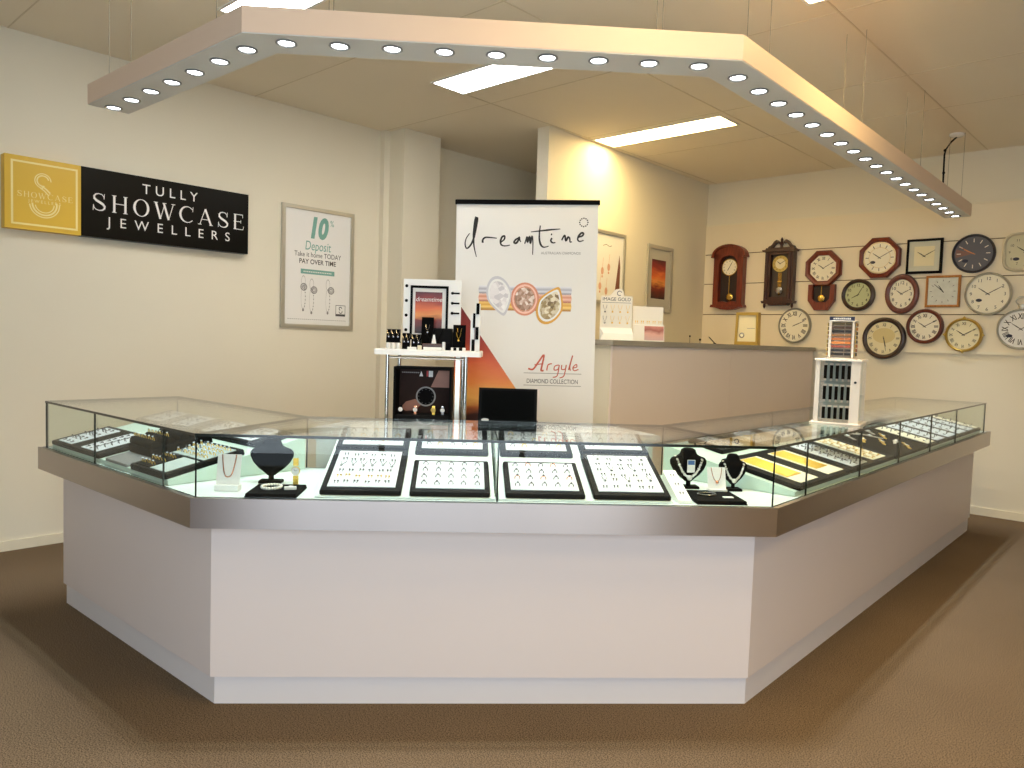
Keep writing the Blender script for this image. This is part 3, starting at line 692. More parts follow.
# ------------------------------------------------------------------ serif lettering drawn with a broad nib
def serif(q, ch, x, z, h, y):
    T, t = .135 * h, .045 * h
    P = lambda pts: [(x + a * h, z + b * h) for a, b in pts]
    def st(pts, w): q.stroke(P(pts), w * h if not isinstance(w, list) else [k * h for k in w], y)
    def fl(cx, cz): st([(cx - .12, cz), (cx + .12, cz)], .04)
    if ch == 'S':
        st([(.66, .70), (.64, .84), (.54, .94), (.38, .975), (.22, .93), (.13, .82), (.14, .68), (.26, .57), (.42, .49), (.58, .40), (.69, .28), (.68, .15), (.57, .05), (.40, .015), (.22, .06), (.12, .17), (.09, .32)], [.03, .04, .05, .055, .08, .10, .125, .14, .14, .14, .125, .10, .08, .055, .05, .04, .03])
        st([(.66, .68), (.68, .99)], .035); st([(.09, .33), (.07, .0)], .035); return .78
    if ch == 'H':
        for a in (.14, .76):
            st([(a, 0), (a, 1)], .13); fl(a, .02); fl(a, .98)
        st([(.14, .52), (.76, .52)], .045); return .9
    if ch == 'O':
        n = 30
        for i in range(n):
            a0, a1 = 2 * PI * i / n, 2 * PI * (i + 1) / n
            o = lambda a: (x + h * (.47 + .47 * math.cos(a)), y, z + h * (.5 + .515 * math.sin(a)))
            v = lambda a: (x + h * (.47 + .325 * math.cos(a)), y, z + h * (.5 + .475 * math.sin(a)))
            q.add([o(a0), o(a1), v(a1), v(a0)], [(0, 3, 2, 1)][:1])
        return .94
    if ch == 'W':
        st([(.08, .98), (.36, .0)], .13); st([(.36, .0), (.62, .95)], .045); st([(.56, .98), (.86, .0)], .13); st([(.86, .0), (1.14, .98)], .045)
        fl(.08, .98); fl(.60, .98); fl(1.14, .98); return 1.22
    if ch == 'C':
        K = 20; pts, w = [], []
        for i in range(K + 1):
            a = rad(42) + rad(276) * i / K; pts.append((.50 + .44 * math.cos(a), .5 + .485 * math.sin(a))); w.append(.045 + .095 * max(0, -math.cos(a)))
        st(pts, w); st([(.84, .70), (.86, 1.0)], .035); return .9
    if ch == 'A':
        st([(.10, .0), (.45, 1.0)], .045); st([(.45, 1.0), (.84, .0)], .13); st([(.22, .34), (.70, .34)], .04); fl(.10, .02); fl(.84, .02); return .95
    if ch == 'E':
        st([(.14, 0), (.14, 1)], .13)
        for zz, l in ((.022, .70), (.52, .54), (.978, .66)): st([(.04, zz), (l, zz)], .045)
        st([(.70, .02), (.74, .24)], .035); st([(.66, .98), (.67, .78)], .035); st([(.54, .42), (.54, .62)], .035); return .8
    return .8
def serif_word(q, word, x0, x1, z, h, y):
    ws = {'S': .78, 'H': .9, 'O': .94, 'W': 1.22, 'C': .9, 'A': .95, 'E': .8}
    tot = sum(ws[c] for c in word) * h; gap = (x1 - x0 - tot) / (len(word) - 1); x = x0
    for c in word: x += serif(q, c, x, z, h, y) * 1.0 * h * 1.0 + gap

RW = PI / 2 + RZ               # facing of things on the left wall and the partition
def onleft(a, z, b=BL): return room(b, a, z)
# ---- shop sign
sg = empty('shop_sign', 'long black and yellow shop sign box with white lettering on the left wall', 'sign', onleft(1.31, 1.982), RW)
M_YEL = mat('sign_yellow', S(228, 186, 58), .4, noise=.01); M_PALE = mat('sign_pale_print', S(250, 232, 160), .45)
M_SBLK = mat('sign_black', S(7, 7, 6), .35, spec=.15)
q = mb(M_YEL); q.bbox(0, .420, -.072, 0, 0, .438, .003); q.build('yellow_panel', sg)
q = mb(M_SBLK); q.bbox(.4205, 1.562, -.072, 0, 0, .438, .003); q.build('black_panel', sg)
q = mb(M_PALE); y = -.0728
for x0, x1, z0, z1 in ((.034, .40, .398, .410), (.034, .40, .026, .038), (.034, .046, .026, .41), (.388, .40, .026, .41)): q.rect(x0, x1, z0, z1, y)
q.annulus(.205, .305, .028, .036, y, 30, 1, rad(15), rad(285)); q.annulus(.205, .305, .041, .047, y, 30, 1, rad(0), rad(270)); 
q.stroke([(.200, .272), (.222, .258), (.245, .235)], .009, y); q.stroke([(.190, .262), (.214, .245), (.235, .222)], .007, y)
q.annulus(.214, .165, .062, .072, y, 30, 1, rad(180), rad(372)); q.annulus(.214, .165, .078, .085, y, 30, 1, rad(185), rad(365)); q.annulus(.214, .165, .049, .055, y, 30, 1, rad(190), rad(360))
serif_word(q, 'SHOWCASE', .066, .372, .196, .034, y - .0002); q.text('JEWELLERS', .215, .168, .026, y, spacing=1.5)
q.build('emblem', sg)
q = mb(M_WHITE); q.text('TULLY', .985, .326, .092, y, spacing=1.62); serif_word(q, 'SHOWCASE', .482, 1.53, .172, .112, y); q.text('JEWELLERS', .998, .078, .090, y, spacing=2.13); q.build('lettering', sg)

def picture_frame(name, label, cat, loc, rot, w, h, fw, fm, paper, depth=.022):
    t = empty(name, label, cat, loc, rot)
    q = mb(fm)
    for rg in (((0, 0), (w, 0), (w - fw, fw), (fw, fw)), ((w, 0), (w, h), (w - fw, h - fw), (w - fw, fw)), ((w, h), (0, h), (fw, h - fw), (w - fw, h - fw)), ((0, h), (0, 0), (fw, fw), (fw, h - fw))):
        q.plate(rg, -depth, 0)
    q.build('frame', t)
    q = mb(paper); q.box(fw * .8, w - fw * .8, -.010, -.002, fw * .8, h - fw * .8); q.build('print_sheet', t)
    return t
M_TEAL = mat('teal_print', S(120, 172, 160), .5); M_TXT = mat('dark_grey_print', S(70, 70, 70), .55); M_LGREY = mat('light_grey_print', S(176, 174, 170), .5); M_MGREY = mat('soft_grey_print', S(140, 138, 136), .5)
M_RED = mat('red_brown_print', S(196, 92, 66), .5)
po = picture_frame('framed_poster', 'silver framed white poster with teal 10% deposit offer on the left wall', 'poster', onleft(3.183, 1.448), RW, .675, .972, .030, M_SILVF, M_PAPER)
q = mb(M_TEAL); y = -.0105
q.text('10', .325, .735, .225, y, sx=.78, shear=.2, bold=.011); q.text('%', .462, .84, .07, y, sx=.8); q.text('Deposit', .330, .630, .105, y, sx=.72, shear=.15)
q.rect(.175, .492, .436, .474, y)
q.use(M_TXT); q.text('Take it home TODAY', .335, .574, .056, y, sx=.86); q.text('PAY OVER TIME', .332, .518, .054, y, sx=.92, bold=.0008)
q.use(M_PAPER)
for k in range(16): q.rect(.20 + k * .0168, .211 + k * .0168, .450, .459, y - .0004)
q.use(M_MGREY)
for cx, cz, dx in ((.205, .33, -.004), (.300, .31, -.022), (.462, .315, -.030)):
    q.annulus(cx, cz, .023, .031, y - .0002, 28); q.annulus(cx, cz, .008, .013, y - .0002, 18)
    for k in range(10): q.disc(cx + .018 * math.cos(k * .628), cz + .018 * math.sin(k * .628), .0042, y=y - .0003, n=8)
    q.use(M_LGREY); q.annulus(cx + dx, cz - .085, .088, .096, y, 36, .21); q.annulus(cx + dx, cz + .045, .040, .046, y, 30, .42); q.use(M_MGREY)
    for k in range(7): q.disc(cx + dx + .0195 * math.sin(.7 + k * .33), cz - .085 - .092 * math.cos(.7 + k * .33), .0045, y=y - .0004, n=8)
    q.disc(cx + dx, cz - .185, .009, .012, y=y - .0003, n=12)
q.use(M_LGREY)
for k in range(30): q.rect(.062 + k * .0185, .075 + k * .0185, .068, .073, y)
q.use(M_TXT)
for x0, x1, z0, z1 in ((.510, .606, .196, .200), (.510, .606, .108, .126), (.510, .514, .108, .2), (.602, .606, .108, .2)): q.rect(x0, x1, z0, z1, y)
q.annulus(.558, .172, .010, .016, y, 20, 1, 0, rad(260)); q.annulus(.560, .148, .012, .018, y, 20, 1, rad(180), rad(380))
q.build('printed_offer', po)

M_SUN = [(0.0, S(40, 14, 10)), (.30, S(130, 42, 22)), (.42, S(232, 150, 72)), (.58, S(226, 112, 50)), (.80, S(150, 40, 30)), (1.0, S(84, 20, 26))]
p1 = picture_frame('framed_picture', 'silver framed white picture with pendants and a brown wedge, half hidden by the banner', 'framed picture', room(-4.1725, 5.49, 1.76), RW + .0244, .56, .665, .030, M_SILVF, M_PAPER)
q = mb(mat('brown_print', S(120, 72, 52), .5)); y = -.0105; q.poly([(.40, .04), (.49, .04), (.49, .36), (.47, .47)], y)
q.use(mat('faint_pink_print', S(216, 168, 146), .5))
for cx, cz in ((.20, .30), (.30, .34), (.17, .16), (.27, .12)): q.disc(cx, cz, .022, .034, y=y); q.stroke([(cx, cz + .03), (cx + .01, cz + .12)], .004, y); q.disc(cx, cz - .05, .012, y=y, n=12)
q.use(M_MGREY); q.stroke([(.20, .53), (.25, .545), (.30, .53), (.34, .54)], .006, y); q.build('pendant_print', p1)
p2 = picture_frame('framed_picture', 'silver framed picture with wide grey mat around a small sunset print', 'framed picture', room(-4.1965, 6.455, 1.735), RW + .0244, .49, .66, .036, M_SILVF, mat('grey_mat_board', S(196, 192, 180), .6))
q = mb(ramp_print('sunset_small', M_SUN, .13, .52, noise=.2, nscale=6)); q.rect(.09, .36, .13, .52, -.0105); q.build('sunset_print', p2)

# ---- reception half wall
rc = empty('reception_counter', 'tall pale reception half wall with grey cap beside the partition', 'counter', room(-3.18, 5.9, 0), RZ)
q = mb(M_WALL); q.box(-.24, .195, -1.70, 1.745, 0, 1.387); q.build('body', rc)
q = mb(M_LAM); q.box(.195, .21, -1.695, .0, 0, 1.385); q.box(.195, .21, .002, 1.745, 0, 1.385); q.build('front_panel', rc)
q = mb(mat('grey_laminate_cap', S(158, 152, 138), .45, noise=.03)); q.box(-.26, .235, -1.73, 1.745, 1.387, 1.424); q.build('cap', rc)
ZC = 1.4245
# ---- displays on the half wall
ig = empty('pendant_display_board', 'cream card display with eight pendants and IMAGE GOLD heading on the half wall', 'jewellery display', room(-3.045, 4.335, ZC), rad(41.3))
M_CARD = mat('cream_card', S(246, 240, 224), .5)
q = mb(M_CARD); q.plate([(-.108, .0), (.108, .0), (.108, .30), (.05, .302), (.045, .335), (.02, .352), (-.01, .345), (-.03, .318), (-.05, .302), (-.108, .30)], -.006, 0); q.build('back_card', ig)
q = mb(M_CARD); q.loft([[(-.108, -.10, 0), (.108, -.10, 0), (.108, -.006, 0), (-.108, -.006, 0)], [(-.092, -.075, .045), (.108, -.075, .045), (.108, -.006, .085), (-.108, -.006, .085)]]); q.build('card_foot', ig)
q = mb(M_TXT); q.text('IMAGE GOLD', 0, .268, .033, -.0066, sx=.98); q.use(M_MGREY); q.rect(-.098, .098, .254, .257, -.0066); q.annulus(.018, .320, .012, .018, -.0066, 20, 1, rad(20), rad(300)); q.build('heading', ig)
Mg = ig.matrix_basis.copy()
bpy.context.view_layer.update(); Mg = ig.matrix_world.copy()
for j in range(2):
    for i in range(4):
        k = 'pg' if (i > 0) else 'ps'
        o = jewel(k, Mg @ Matrix.Translation((-.078 + i * .052, -.0085, .205 - j * .075)) @ Matrix.Rotation(PI / 2, 4, 'X') @ Matrix.Scale(1.15, 4), 'small pendant on the card display headed IMAGE GOLD', 'pendants on the headed card display')
ep = empty('earring_display_card', 'low cream stepped card of earrings with a skin-toned photo, right of the pendant display', 'jewellery display', room(-3.02, 4.70, ZC), rad(41.3))
q = mb(M_CARD); q.plate([(-.112, 0), (.105, 0), (.105, .245), (-.112, .25)], -.006, 0); q.build('back_card', ep)
q = mb(M_CARD); q.loft([[(-.112, -.045, 0), (.112, -.045, 0), (.112, -.006, 0), (-.112, -.006, 0)], [(-.112, -.030, .115), (.112, -.030, .115), (.112, -.006, .118), (-.112, -.006, .118)]]); q.build('front_step', ep)
q = mb(ramp_print('skin_photo', [(0, S(206, 176, 168)), (.45, S(222, 168, 150)), (.7, S(170, 96, 84)), (1, S(210, 140, 122))], .008, .105, noise=.3, nscale=12, stretch=(1, 1, 1))); q.add([(-.03, -.0455, .008), (.108, -.0455, .008), (.108, -.0315, .108), (-.03, -.0315, .108)], [(0, 1, 2, 3)]); q.build('photo', ep)
bpy.context.view_layer.update(); Me_ = ep.matrix_world.copy()
for i in range(5): jewel('eg', Me_ @ Matrix.Translation((-.085 + i * .042, -.0085, .142)) @ Matrix.Rotation(PI / 2, 4, 'X') @ Matrix.Scale(1.2, 4), 'small gold earring pair in a row on the low cream stepped card', 'earrings on the low cream card')
# mantel clock on the half wall
def hands(t, r, hh, mm, y, m, w=.006):
    for nm, ang, l, ww in (('hour_hand', (hh % 12 + mm / 60) * 30, .55, w * 1.25), ('minute_hand', mm * 6, .82, w)):
        a = rad(90 - ang); c_, s_ = math.cos(a), math.sin(a); L_ = l * r
        q = mb(m); q.stroke([(-c_ * r * .12, -s_ * r * .12), (c_ * L_ * .5, s_ * L_ * .5), (c_ * L_, s_ * L_)], [ww * .7, ww, ww * .35], y - (.001 if nm == 'minute_hand' else 0)); q.build(nm, t)
gm = empty('mantel_clock', 'gold framed upright mantel clock standing on the half wall below the arched clock', 'clock', room(-3.07, 6.39, ZC), RZ + rad(4))
M_GFR = mat('brushed_gold_frame', S(206, 172, 88), .35, .8, noise=.03)
M_CREAM = mat('cream_dial', S(232, 222, 184), .5); M_IVORY = mat('ivory_dial', S(240, 234, 212), .5)
q = mb(M_GFR)
for rg in (((-.107, 0), (.107, 0), (.085, .03), (-.085, .03)), ((.107, 0), (.100, .288), (.080, .262), (.085, .03)), ((.100, .288), (-.100, .288), (-.080, .262), (.080, .262)), ((-.100, .288), (-.107, 0), (-.085, .03), (-.080, .262))): q.plate(rg, -.03, .03)
q.build('case', gm)
q = mb(M_CREAM); q.plate([(-.087, .028), (.087, .028), (.082, .264), (-.082, .264)], -.018, .02); q.use(M_MGREY); q.rect(.0, .07, .145, .149, -.0186); q.build('dial', gm)
q = mb(M_SILV); q.annulus(-.045, .085, .014, .024, -.0192, 24); q.use(M_IVORY); q.disc(-.045, .085, .0145, y=-.0195); q.build('small_dial', gm)
# little things on the half wall
for k, (a, hgt, lb) in enumerate(((5.30, .052, 'taller black-tipped pin standing on the half wall cap'), (5.46, .028, 'shorter black-tipped pin standing on the half wall cap'))):
    q = mb(M_CHROME); q.cyl((0, 0, 0), (0, 0, hgt), .002, 6); q.use(M_BLACK); q.ball((0, 0, hgt), .009 if k else .007, 8, 6); tag(q.build('pin', M=TR(*room(-3.02, a, ZC))), lb, 'pin')
q = mb(M_BLACK); q.cyl((0, 0, .004), (-.028, -.045, .052), .004, 6); q.use(M_SILV); q.cyl((-.028, -.045, .052), (-.031, -.049, .057), .003, 6); q.use(M_BLACK); q.lathe([(.012, 0), (.012, .004), (.004, .008)], 10); tag(q.build('desk_pen', M=TR(*room(-3.05, 5.76, ZC), RZ)), 'black pen leaning in a small holder on the half wall cap', 'pen')

# ------------------------------------------------------------------ clocks
YW = AB - .0225
M_CHER = wood('cherry_wood', S(92, 32, 16), S(132, 54, 28)); M_DKW = wood('dark_walnut', S(44, 18, 10), S(72, 32, 18)); M_MAH = wood('mahogany', S(84, 34, 18), S(112, 50, 28)); M_OAK = wood('oak', S(176, 112, 50), S(204, 144, 78)); M_EBON = wood('dark_brown_wood', S(40, 24, 16), S(62, 38, 24))
M_GRN = mat('pale_green_dial', S(190, 196, 150), .5); M_DGREY = mat('dark_grey_dial', S(92, 92, 100), .45); M_BLUEST = mat('navy_sticker', S(30, 34, 58), .4); M_NUM = mat('black_numeral_print', S(30, 26, 22), .55)
M_PINKG = mat('pale_gold_rim', S(222, 204, 160), .3, .6); M_BRASS = mat('brass', S(206, 168, 84), .25, .9); M_INT = mat('dark_case_interior', S(36, 18, 12), .6); M_YDIAL = mat('yellow_gold_dial', S(206, 178, 92), .45)
ROM = ['XII', 'I', 'II', 'III', 'IIII', 'V', 'VI', 'VII', 'VIII', 'IX', 'X', 'XI']
def o_circ(rx, rz, n=48): return [(rx * math.cos(2 * PI * i / n), rz * math.sin(2 * PI * i / n)) for i in range(n)]
def o_oct(w, h, c=.30):
    a, b = w / 2, h / 2; cx, cz = w * c, h * c
    return [(a, -b + cz), (a, b - cz), (a - cx, b), (-a + cx, b), (-a, b - cz), (-a, -b + cz), (-a + cx, -b), (a - cx, -b)]
def o_sq(w, h): return [(w / 2, -h / 2), (w / 2, h / 2), (-w / 2, h / 2), (-w / 2, -h / 2)]
def o_sup(w, h, e=.5, n=48):
    f = lambda v: math.copysign(abs(v) ** e, v)
    return [(w / 2 * f(math.cos(2 * PI * i / n)), h / 2 * f(math.sin(2 * PI * i / n))) for i in range(n)]
def ringframe(q, out, prof, smooth=False):
    q.loft([[(x * s, y, z * s) for x, z in out][::-1] for s, y in prof], True, smooth)
def numerals(q, kind, rx, rz, y, size, bold=0.0):
    for k in range(12):
        a = rad(90 - 30 * k); cx, cz = rx * math.cos(a), rz * math.sin(a)
        if kind == 'arabic': q.text(str(k or 12), cx, cz - size * .36, size, y, bold=bold)
        elif kind == 'roman':
            ro = rad(-30 * k); q.text(ROM[k], cx + math.sin(ro) * size * .36, cz - math.cos(ro) * size * .36, size, y, sx=.62, bold=bold, rot=ro)
        else:
            c_, s_ = math.cos(a), math.sin(a); q.stroke([(cx - c_ * size * .5, cz - s_ * size * .5), (cx + c_ * size * .5, cz + s_ * size * .5)], size * .22, y)
def wall_clock(name, label, b, z, out, fm, dm, s_in, num, hh, mm, depth=.045, size=.03, nr=.78, bold=0.0, smooth=True, sticker=None, numm=None, dial_round=None, handm=None, wide=.006, inner=None, dial_extra=None):
    t = empty(name, label, 'clock', room(b, YW, z), RZ, 'clocks on the slatted wall')
    q = mb(fm); ringframe(q, out, [(1, 0), (1, -depth * .6), (.97, -depth * .9), ((1 + s_in) / 2, -depth), (s_in + .015, -depth * .85), (s_in, -depth * .55)], smooth); q.build('frame', t)
    yd = -depth * .56
    q = mb(dm)
    rx = max(p[0] for p in out) * s_in; rz = max(p[1] for p in out) * s_in
    if dial_round: rx = rz = dial_round; q.disc(0, 0, rx, y=yd - .0005, n=48)
    else: q.poly([(x * s_in, zz * s_in) for x, zz in out][::1], yd - .0005)
    if dial_extra: dial_extra(q, rx, rz, yd - .001)
    q.use(numm or M_NUM)
    if num: numerals(q, num, rx * nr, rz * nr, yd - .0014, size, bold)
    q.build('dial', t)
    if inner:
        q = mb(inner); q.annulus(0, 0, rx * .97, rx * 1.06, yd - .002, 48, 1); q.build('bezel', t)
    hands(t, min(rx, rz), hh, mm, yd - .004, handm or M_NUM, wide)
    q = mb(handm or M_NUM); q.at(Matrix.Translation((0, yd - .0045, 0))); q.disc(0, 0, wide * .9, n=14, y=-.0012); q.build('hand_boss', t)
    if sticker:
        q = mb(M_BLUEST); q.disc(sticker[0] * rx, sticker[1] * rz, .024, .014, y=yd - .0022, n=20); q.build('sticker', t)
    return t
def de_ring(col, k0, k1):
    def f_(q, rx, rz, y): q.use(col); q.annulus(0, 0, rz * k0, rz * k1, y, 40, rx / rz)
    return f_
# pendulum clocks
t = empty('pendulum_clock', 'reddish wooden arched pendulum clock, leftmost on the slatted wall', 'clock', room(-3.895, YW, 1.80), RZ, 'clocks on the slatted wall')
q = mb(M_CHER); body = [(-.168, .045), (.168, .045), (.168, .57)] + [(.168 * math.cos(a), .57 + .02 + .075 * math.sin(a)) for a in [PI * i / 14 for i in range(15)]] + [(-.168, .57)]
q.plate([(-.168, .05), (-.108, .05), (-.108, .60), (-.168, .60)], -.085, 0); q.plate([(.108, .05), (.168, .05), (.168, .60), (.108, .60)], -.085, 0)
q.plate([(-.108, .05), (.108, .05), (.108, .085), (.06, .092), (0, .08), (-.06, .092), (-.108, .085)], -.085, 0)
arch = [(-.168, .575)] + [(-.168 * math.cos(PI * i / 16), .585 + .108 * math.sin(PI * i / 16)) for i in range(17)] + [(.168, .575), (.105, .55)] + [(.105 * math.cos(PI * i / 12), .50 + .105 * math.sin(PI * i / 12)) for i in range(13)] + [(-.105, .55)]
n_ = 17
for i in range(16):
    a0, a1 = PI * i / 16, PI * (i + 1) / 16
    q.plate([(-.168 * math.cos(a0), .585 + .108 * math.sin(a0)), (-.105 * math.cos(a0), .48 + .10 * math.sin(a0)), (-.105 * math.cos(a1), .48 + .10 * math.sin(a1)), (-.168 * math.cos(a1), .585 + .108 * math.sin(a1))], -.085, 0)
q.build('case', t)
q = mb(M_CHER)
for i in range(16):
    a0, a1 = PI * i / 16, PI * (i + 1) / 16
    q.plate([(-.19 * math.cos(a0), .575 + .121 * math.sin(a0)), (-.165 * math.cos(a0), .575 + .100 * math.sin(a0)), (-.165 * math.cos(a1), .575 + .100 * math.sin(a1)), (-.19 * math.cos(a1), .575 + .121 * math.sin(a1))], -.105, 0)
q.plate([(-.197, .558), (-.16, .558), (-.16, .585), (-.19, .585)], -.105, 0); q.plate([(.16, .558), (.197, .558), (.19, .585), (.16, .585)], -.105, 0)
q.build('arched_moulding', t)
q = mb(M_CHER); q.plate([(-.19, .028), (.19, .028), (.18, .055), (-.18, .055)], -.10, 0); q.plate([(-.15, .028), (-.07, .004), (0, -.002), (.07, .004), (.15, .028)], -.085, 0); q.build('base_moulding', t)
q = mb(M_INT); q.plate([(-.108, .085), (.108, .085), (.108, .58), (-.108, .58)], -.03, 0); q.build('back_panel', t)
q = mb(M_IVORY); q.at(Matrix.Translation((0, -.05, .455))); q.disc(0, 0, .085, y=-.001); q.use(M_BRASS); q.annulus(0, 0, .082, .09, -.002, 40); q.use(M_NUM); numerals(q, 'roman', .066, .066, -.0018, .022); q.build('dial', t)
h_ = empty('dial_hands', None, None); h_.parent = t; h_.location = (0, -.053, .455); hands(h_, .082, 7, 5, -.001, M_NUM, .006)
q = mb(M_BRASS); q.box(-.004, .004, -.045, -.042, .14, .38); q.at(Matrix.Translation((.012, -.048, .135))); q.lathe([(.005, -.008), (.036, -.004), (.040, 0), (.036, .004), (.004, .006)], 28, axis='Y'); q.build('pendulum', t)
t = empty('pendulum_clock', 'dark wooden pendulum clock with swan-neck crest, second from left', 'clock', room(-3.337, YW, 1.843), RZ, 'clocks on the slatted wall')
q = mb(M_DKW); q.plate([(-.148, .045), (-.092, .045), (-.092, .545), (-.148, .545)], -.085, 0); q.plate([(.092, .045), (.148, .045), (.148, .545), (.092, .545)], -.085, 0); q.plate([(-.092, .045), (.092, .045), (.092, .085), (-.092, .085)], -.085, 0); q.plate([(-.092, .515), (.092, .515), (.092, .545), (-.092, .545)], -.085, 0)
for sx in (-1, 1): q.at(Matrix.Translation((sx * .12, -.088, 0))); q.lathe([(.014, .06), (.012, .10), (.016, .12), (.011, .15), (.011, .48), (.016, .51), (.014, .535)], 12)
q.build('case', t)
q = mb(M_DKW); q.plate([(-.178, .565), (.178, .565), (.165, .545), (-.165, .545)], -.11, 0); q.plate([(-.15, .565), (.15, .565), (.14, .585), (-.14, .585)], -.095, 0)
for sx in (-1, 1):
    pts = [(.135, .585), (.10, .60), (.075, .635), (.05, .655), (.028, .64)]
    for (x0, z0), (x1, z1), (w0, w1) in zip(pts, pts[1:], ((.03, .035), (.035, .035), (.035, .028), (.028, .02))):
        pl = [(sx * x0, z0 - w0 / 2), (sx * x1, z1 - w1 / 2), (sx * x1, z1 + w1 / 2), (sx * x0, z0 + w0 / 2)]
        q.plate(pl if sx < 0 else pl[::-1], -.06, -.01)
q.build('swan_neck_crest', t)
q = mb(M_DKW); q.at(Matrix.Translation((0, -.04, .585))); q.lathe([(.018, 0), (.012, .02), (.022, .045), (.010, .07), (.014, .085), (.003, .108)], 14); q.build('finial', t)
q = mb(M_DKW); q.plate([(-.17, .045), (.17, .045), (.16, .02), (-.16, .02)], -.10, 0); q.plate([(-.11, .02), (.11, .02), (.09, -.0), (-.09, .0)], -.085, 0)
for sx in (-1, 1): q.at(Matrix.Translation((sx * .145, -.06, 0))); q.lathe([(.004, -.03), (.014, -.008), (.012, .02)], 10)
q.build('base_moulding', t)
q = mb(mat('dark_grey_back', S(70, 58, 48), .5)); q.plate([(-.092, .085), (.092, .085), (.092, .515), (-.092, .515)], -.03, 0); q.build('back_panel', t)
q = mb(M_YDIAL); q.at(Matrix.Translation((0, -.05, .425))); q.disc(0, 0, .084, y=-.001); q.use(M_CREAM); q.disc(0, 0, .052, y=-.0014); q.use(M_NUM); numerals(q, 'roman', .066, .066, -.0018, .020); q.build('dial', t)
h_ = empty('dial_hands', None, None); h_.parent = t; h_.location = (0, -.053, .425); hands(h_, .08, 10, 10, -.001, M_NUM, .005)
q = mb(M_BRASS)
for dx in (-.016, -.005, .005, .016): q.cyl((dx, -.045, .15), (dx, -.045, .335), .0028, 6)
q.box(-.022, .022, -.05, -.04, .24, .25); q.use(M_SILV); q.at(Matrix.Translation((0, -.048, .15))); q.lathe([(.006, -.010), (.036, -.005), (.040, 0), (.036, .004), (.005, .006)], 28, axis='Y'); q.use(M_BRASS); q.at(Matrix.Translation((0, -.048, .105))); q.lathe([(.004, 0), (.018, .012), (.006, .03)], 12); q.build('pendulum', t)
t = empty('pendulum_clock', 'octagon-faced schoolhouse pendulum clock with pointed lower case', 'clock', room(-2.908, YW, 2.206), RZ, 'clocks on the slatted wall')
oc = o_oct(.347, .345)
q = mb(M_CHER); ringframe(q, oc, [(1, 0), (1, -.04), (.94, -.058), (.80, -.055), (.73, -.045), (.72, -.03)]); q.build('octagon_frame', t)
q = mb(M_IVORY); q.poly([(x * .73, z * .73) for x, z in oc], -.0305); q.use(M_NUM); numerals(q, 'roman', .098, .098, -.0312, .040, .0009); q.build('dial', t)
hands(t, .11, 10, 10, -.034, M_NUM, .006)
q = mb(M_CHER)
for pl in ([(-.128, -.32), (-.085, -.30), (-.085, -.16), (-.128, -.16)], [(.085, -.30), (.128, -.32), (.128, -.16), (.085, -.16)], [(-.128, -.32), (-.06, -.414), (-.05, -.335), (-.085, -.30)], [(.06, -.414), (.128, -.32), (.085, -.30), (.05, -.335)], [(-.06, -.414), (.06, -.414), (.05, -.335), (-.05, -.335)]): q.plate(pl, -.055, 0)
q.build('lower_case', t)
q = mb(M_INT); q.plate([(-.09, -.30), (-.05, -.34), (.05, -.34), (.09, -.30), (.09, -.16), (-.09, -.16)], -.02, 0); q.build('back_panel', t)
q = mb(M_BRASS); q.box(-.003, .003, -.045, -.042, -.29, -.165); q.at(Matrix.Translation((0, -.045, -.295))); q.lathe([(.005, -.006), (.030, -.003), (.034, 0), (.005, .004)], 24, axis='Y'); q.build('pendulum', t)
wall_clock('wall_clock', 'octagonal dark cherry wall clock with round white dial and navy sticker', -2.388, 2.283, o_oct(.365, .376), M_CHER, M_IVORY, .78, 'tick', 10, 10, .055, .028, .8, smooth=False, dial_round=.139, inner=M_PINKG, sticker=(-.42, -.30), dial_extra=de_ring(M_PINKG, .66, .70))
wall_clock('wall_clock', 'square black framed wall clock with plain pale face', -2.009, 2.279, o_sq(.296, .313), M_BLACKM, mat('silver_grey_dial', S(206, 206, 188), .5), .86, None, 10, 10, .04, smooth=False, dial_extra=lambda q, rx, rz, y: (q.use(M_CREAM), q.rect(-rx * .66, rx * .66, -rz * .66, rz * .66, y)))
wall_clock('wall_clock', 'round dark brown wall clock with pale green dial', -2.566, 1.938, o_circ(.152, .153), M_EBON, M_GRN, .77, 'arabic', 8, 5, .05, .036, .8, .0006)
wall_clock('wall_clock', 'oval brown wooden wall clock with ivory dial', -2.178, 1.941, o_circ(.144, .184), M_MAH, M_IVORY, .72, 'arabic', 10, 10, .05, .040, .78, .0004)
wall_clock('wall_clock', 'square oak framed wall clock with pale patterned dial', -1.841, 1.959, o_sq(.28, .283), M_OAK, mat('pale_patterned_dial', S(208, 212, 204), .5, noise=.18, nscale=22), .85, 'tick', 10, 52, .035, .016, .8, smooth=False)
wall_clock('wall_clock', 'round dark grey wall clock with white and orange hour bars', -1.619, 2.282, o_circ(.168, .169), mat('gunmetal_rim', S(74, 74, 82), .4, .5), M_DGREY, .88, 'tick', 9, 50, .04, .032, .76, numm=mat('pale_bar_print', S(232, 222, 206), .4), handm=mat('copper_hand', S(206, 134, 84), .35, .4), sticker=(-.40, -.42), dial_extra=lambda q, rx, rz, y: (q.use(mat('reddish_dial_wedge', S(128, 92, 82), .5)), q.poly([(0, 0), (-rx * .9, rz * .28), (-rx * .95, 0), (-rx * .9, -rz * .22)][::-1], y)))  # dial carries a reddish wedge on its left
wall_clock('wall_clock', 'pale rounded-square wall clock at the right edge, top row', -1.234, 2.277, o_sup(.333, .328), mat('pale_stone_rim', S(218, 210, 184), .4), mat('pale_stone_dial', S(210, 204, 172), .45), .86, 'arabic', 10, 10, .05, .03, .8, sticker=(-.45, -.42))
